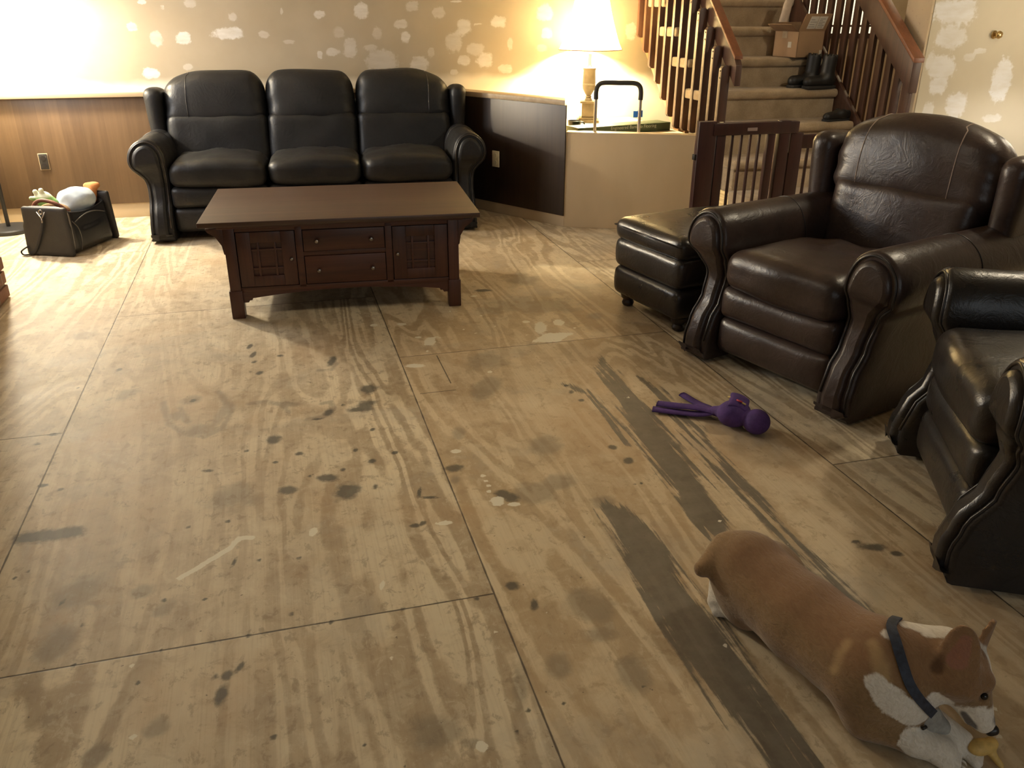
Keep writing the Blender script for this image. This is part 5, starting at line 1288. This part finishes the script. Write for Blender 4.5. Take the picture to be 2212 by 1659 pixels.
    # coat markings: white where close to these shapes
    whites = [((v(1.115, 1.062, 0.226), v(1.155, 1.018, 0.230)), 0.018, 0.028), ((v(1.058, 1.051, 0.224), v(1.062, 1.046, 0.224)), 0.011, 0.010),
              ((v(1.007, 1.002, 0.158), v(1.043, 0.964, 0.123)), 0.020, 0.030), ((v(1.043, 0.964, 0.123), v(1.085, 0.950, 0.105)), 0.030, 0.030),
              ((v(1.082, 0.945, 0.045), v(1.17, 0.88, 0.02)), 0.034, 0.055), ((v(1.16, 0.96, 0.03), v(1.21, 0.88, 0.01)), 0.045, 0.05),
              ((v(0.905, 1.482, 0.050), v(0.925, 1.420, 0.008)), 0.024, 0.026), ((v(1.108, 0.952, 0.145), v(1.130, 0.945, 0.120)), 0.013, 0.020)]
    n_ = np.array([noise.noise(Vector(p) * 40) * 0.006 + noise.noise(Vector(p) * 120) * 0.003 for p in V])
    wf = np.full(len(V), -1.0)
    for (a, b), ra, rb in whites: wf = np.maximum(wf, -sd_cone(V, a, b, ra, rb) + n_)
    q = V - sk
    qh, qu, qn = q @ Hd, q @ Uu, q @ Nn
    muz = np.minimum(qh - (0.071 + 0.31 * qu), 0.062 - np.linalg.norm(q - qh[:, None] * Hd, axis=1))
    muz = np.minimum(muz, 0.16 - qh); wf = np.maximum(wf, muz + n_)
    blaze = 0.019 + 0.10 * np.clip(qh, -0.06, 0.06) - np.abs(qn - 0.004)
    blaze = np.minimum(blaze, np.minimum(qu - 0.020, 0.062 - np.linalg.norm(q, axis=1))); wf = np.maximum(wf, blaze + n_ * 0.3)
    # ears inside, dark lip, rust saddle
    def ear_in(b, t, w, vw):
        ax = t - b; L = np.linalg.norm(ax); ax = ax / L; nn = vw - ax * (vw @ ax); nn /= np.linalg.norm(nn); sd = np.cross(nn, ax)
        qq = V - b; y = qq @ ax / L; x = qq @ sd; z = qq @ nn
        return np.minimum(np.minimum(w * 0.62 * np.sqrt(np.clip(1.05 - y, 0, 1)) - np.abs(x), (z + 6 * x * x - 0.012) - 0.001), np.where((y > 0.12) & (y < 1.0), 0.05, -0.05))
    pink = -sd_cone(V, v(1.133, 0.950, 0.232), v(1.147, 0.956, 0.272), 0.020, 0.011) + n_ * 0.5
    lip = np.maximum(-sd_cone(V, v(1.158, 0.926, 0.112), v(1.170, 0.913, 0.094), 0.008, 0.010), -sd_ell(V, hp(0.104, 0.008, 0), (0.017, 0.015, 0.016)))
    dark = np.maximum(-sd_cone(V, v(1.108, 0.966, 0.205), v(1.118, 0.972, 0.250), 0.013, 0.007), -sd_ell(V, hp(0.055, 0.016, 0.036), (0.013, 0.013, 0.012)))  # shade painted along the near ear's edge, dark fur round the eye
    for a in (lip, dark): pass
    saddle = np.clip((V[:, 2] - 0.13) / 0.06, -1, 1) * np.clip((1.5 - V[:, 1]) / 0.1, 0, 1)
    cream = np.maximum(-sd_cone(V, v(1.028, 1.045, 0.212), v(1.018, 0.995, 0.178), 0.014, 0.018), -sd_cone(V, v(0.997, 1.082, 0.191), v(0.971, 1.071, 0.140), 0.010, 0.012)) + n_
    me = mesh_from('corgi', V, F)
    for k, a in dict(white=wf, pink=pink, lip=lip, ear_shade_eye_fur=dark, saddle=saddle, cream=cream).items():
        at = me.attributes.new(k, 'FLOAT', 'POINT'); at.data.foreach_set('value', np.asarray(a, np.float32))
    t = NT('corgi_coat'); c = t.obj(); M = t.math
    hair = t.noise(t.scale(c, (120, 34, 90)), 1.0, 4, 0.65, 1.2); big = t.noise(c, 14, 4)
    f = M('ADD', M('MULTIPLY', hair, 0.6), M('MULTIPLY', big, 0.4))
    col = t.ramp(f, [(0.30, (0.185, 0.114, 0.052)), (0.55, (0.265, 0.168, 0.080)), (0.75, (0.345, 0.228, 0.115))])
    col = t.mix(M('MULTIPLY', t.sm(t.attr('saddle'), 0.0, 1.0), 0.5), col, (0.235, 0.115, 0.055))
    col = t.mix(M('MULTIPLY', t.sm(t.attr('cream'), -0.006, 0.012), 0.55), col, (0.52, 0.36, 0.17))
    wcol = t.ramp(hair, [(0.3, (0.62, 0.56, 0.46)), (0.7, (0.80, 0.75, 0.66))])
    col = t.mix(t.sm(M('ADD', t.attr('white'), M('MULTIPLY', M('SUBTRACT', hair, 0.5), 0.010)), -0.003, 0.004), col, wcol)
    col = t.mix(t.sm(t.attr('pink'), -0.003, 0.004), col, (0.30, 0.14, 0.085))
    col = t.mix(M('MULTIPLY', t.sm(t.attr('ear_shade_eye_fur'), -0.004, 0.006), 0.75), col, (0.08, 0.035, 0.014))
    col = t.mix(M('MULTIPLY', t.sm(t.attr('lip'), -0.003, 0.003), 0.85), col, (0.05, 0.035, 0.032))
    t.bs(color=col, rough=0.85, spec=0.15, sheen=0.25, normal=t.bump(hair, 0.55, 0.006))
    body_o = link('corgi', me, t.m, None, True)
    tag(body_o, 'tan and white corgi lying on the plywood floor chewing a treat', 'dog')
    GL = plain('dog_nose_black', (0.012, 0.010, 0.010), 0.35)
    N_ = MB(); Vn, Fn = rbox(0.024, 0.026, 0.020, 0.010, 10)
    Rm = Matrix((Vector(Nn), Vector(Uu), Vector(Hd))).transposed()
    N_.add([Rm @ Vector(p) + Vector(hp(0.124, 0.006, 0)) for p in Vn], Fn).build('nose', GL, body_o, True)
    EY = plain('dog_eye', (0.010, 0.007, 0.006), 0.15)
    for s_ in (1, -1):
        Ve, Fe = rbox(0.0145, 0.0145, 0.0145, 0.0072, 8)
        MB().add([Vector(p) + Vector(hp(0.054, 0.0155, 0.0290 * s_)) for p in Ve], Fe).build('eye', EY, body_o, True)
    CL = plain('claw_horn', (0.62, 0.55, 0.45), 0.4)
    w = v(0.72, -0.69, 0); s2 = v(0.69, 0.72, 0)
    for a, l in ((-0.75, 0.024), (-0.25, 0.031), (0.22, 0.031), (0.7, 0.024)):
        p = v(1.126, 0.930, 0.0155) + s2 * a * 0.022 + w * (l + 0.011) + s2 * a * 0.010
        MB().tube([p, p + w * 0.007 - v(0, 0, 0.003), p + w * 0.012 - v(0, 0, 0.010)], [0.0030, 0.0024, 0.0008], 8).build('claw', CL, body_o, True)
    # harness: webbing strap over the shoulder and a grey chest pad
    def onto(p, lift=0.002):
        p = v(*p)
        for _ in range(14):
            e = 0.002
            d = float(body(p[None])[0]); g = np.array([float(body((p + e * np.eye(3)[k])[None])[0]) - d for k in range(3)]) / e
            p = p - g / max(np.linalg.norm(g), 1e-6) * (d - lift) * 0.8
        return p
    path = [onto(p, 0.0035) for p in ((1.110, 1.085, 0.215), (1.077, 1.064, 0.232), (1.062, 1.03, 0.226), (1.056, 0.999, 0.203), (1.056, 0.970, 0.178), (1.070, 0.954, 0.152), (1.091, 0.947, 0.127), (1.118, 0.948, 0.098))]
    cp = [Vector(onto(p, 0.0035)) for p in catmull(path, 5)]
    HM = MB()
    Vh = []; Fh = []
    for i, p in enumerate(cp):
        tt = (cp[min(i + 1, len(cp) - 1)] - cp[max(i - 1, 0)]).normalized()
        e = 0.002; d0 = float(body(np.array(p)[None])[0]); g = Vector([float(body((np.array(p) + e * np.eye(3)[k])[None])[0]) - d0 for k in range(3)]).normalized()
        s3 = tt.cross(g).normalized()
        for a, b in ((-0.0095, -0.002), (-0.0095, 0.002), (0.0095, 0.002), (0.0095, -0.002)): Vh.append(p + s3 * a + g * b)
    for i in range(len(cp) - 1):
        for j in range(4): Fh.append((i * 4 + j, i * 4 + (j + 1) % 4, (i + 1) * 4 + (j + 1) % 4, (i + 1) * 4 + j))
    Fh.append((3, 2, 1, 0)); k = (len(cp) - 1) * 4; Fh.append((k, k + 1, k + 2, k + 3))
    har = HM.add(Vh, Fh).build('harness', plain('navy_webbing', (0.022, 0.028, 0.045), 0.7, var=0.4, sc=90, bump=0.3), body_o, False)
    pc = v(1.128, 0.972, 0.062)
    V2, F2 = surfnet(lambda P: smin(sd_ell(P, pc, (0.030, 0.026, 0.034)), sd_ell(P, pc + v(0.022, -0.012, -0.018), (0.022, 0.02, 0.024)), 0.015), tuple(pc - 0.07), tuple(pc + 0.07), 0.005)
    MB().add(V2, F2).build('chest_pad', plain('grey_pad', (0.30, 0.29, 0.26), 0.85, var=0.25, sc=60, bump=0.4), har, True)
    ring = MB().tube([Vector(onto((1.098, 0.976, 0.075), 0.004)) + Vector((0, 0, 0.0)), Vector(onto((1.088, 0.974, 0.055), 0.004)), Vector(onto((1.082, 0.970, 0.040), 0.004))], 0.0035, 8).build('buckle_strap', EDGE, har, True)
    # the chew held against the floor
    cw = v(1.214, 0.912, 0.028)
    def chew(P):
        d = smin(sd_ell(P, cw + v(-0.012, -0.004, 0.008), (0.026, 0.017, 0.015)), sd_ell(P, cw + v(0.016, 0.0, 0.004), (0.016, 0.013, 0.014)), 0.008)
        d = smin(d, sd_cone(P, cw + v(0.008, -0.004, 0.0), cw + v(0.016, -0.034, -0.018), 0.009, 0.006), 0.008)
        return np.maximum(d, 0.001 - P[..., 2])
    V3, F3 = surfnet(chew, tuple(cw - v(0.06, 0.06, 0.035)), tuple(cw + 0.06), 0.0035)
    tag(MB().add(V3, F3).build('dog_chew', plain('yellow_chew', (0.62, 0.42, 0.13), 0.6, var=0.2, sc=60), None, True), "yellow chew treat under the corgi's muzzle between its paws", 'dog chew')
dog()
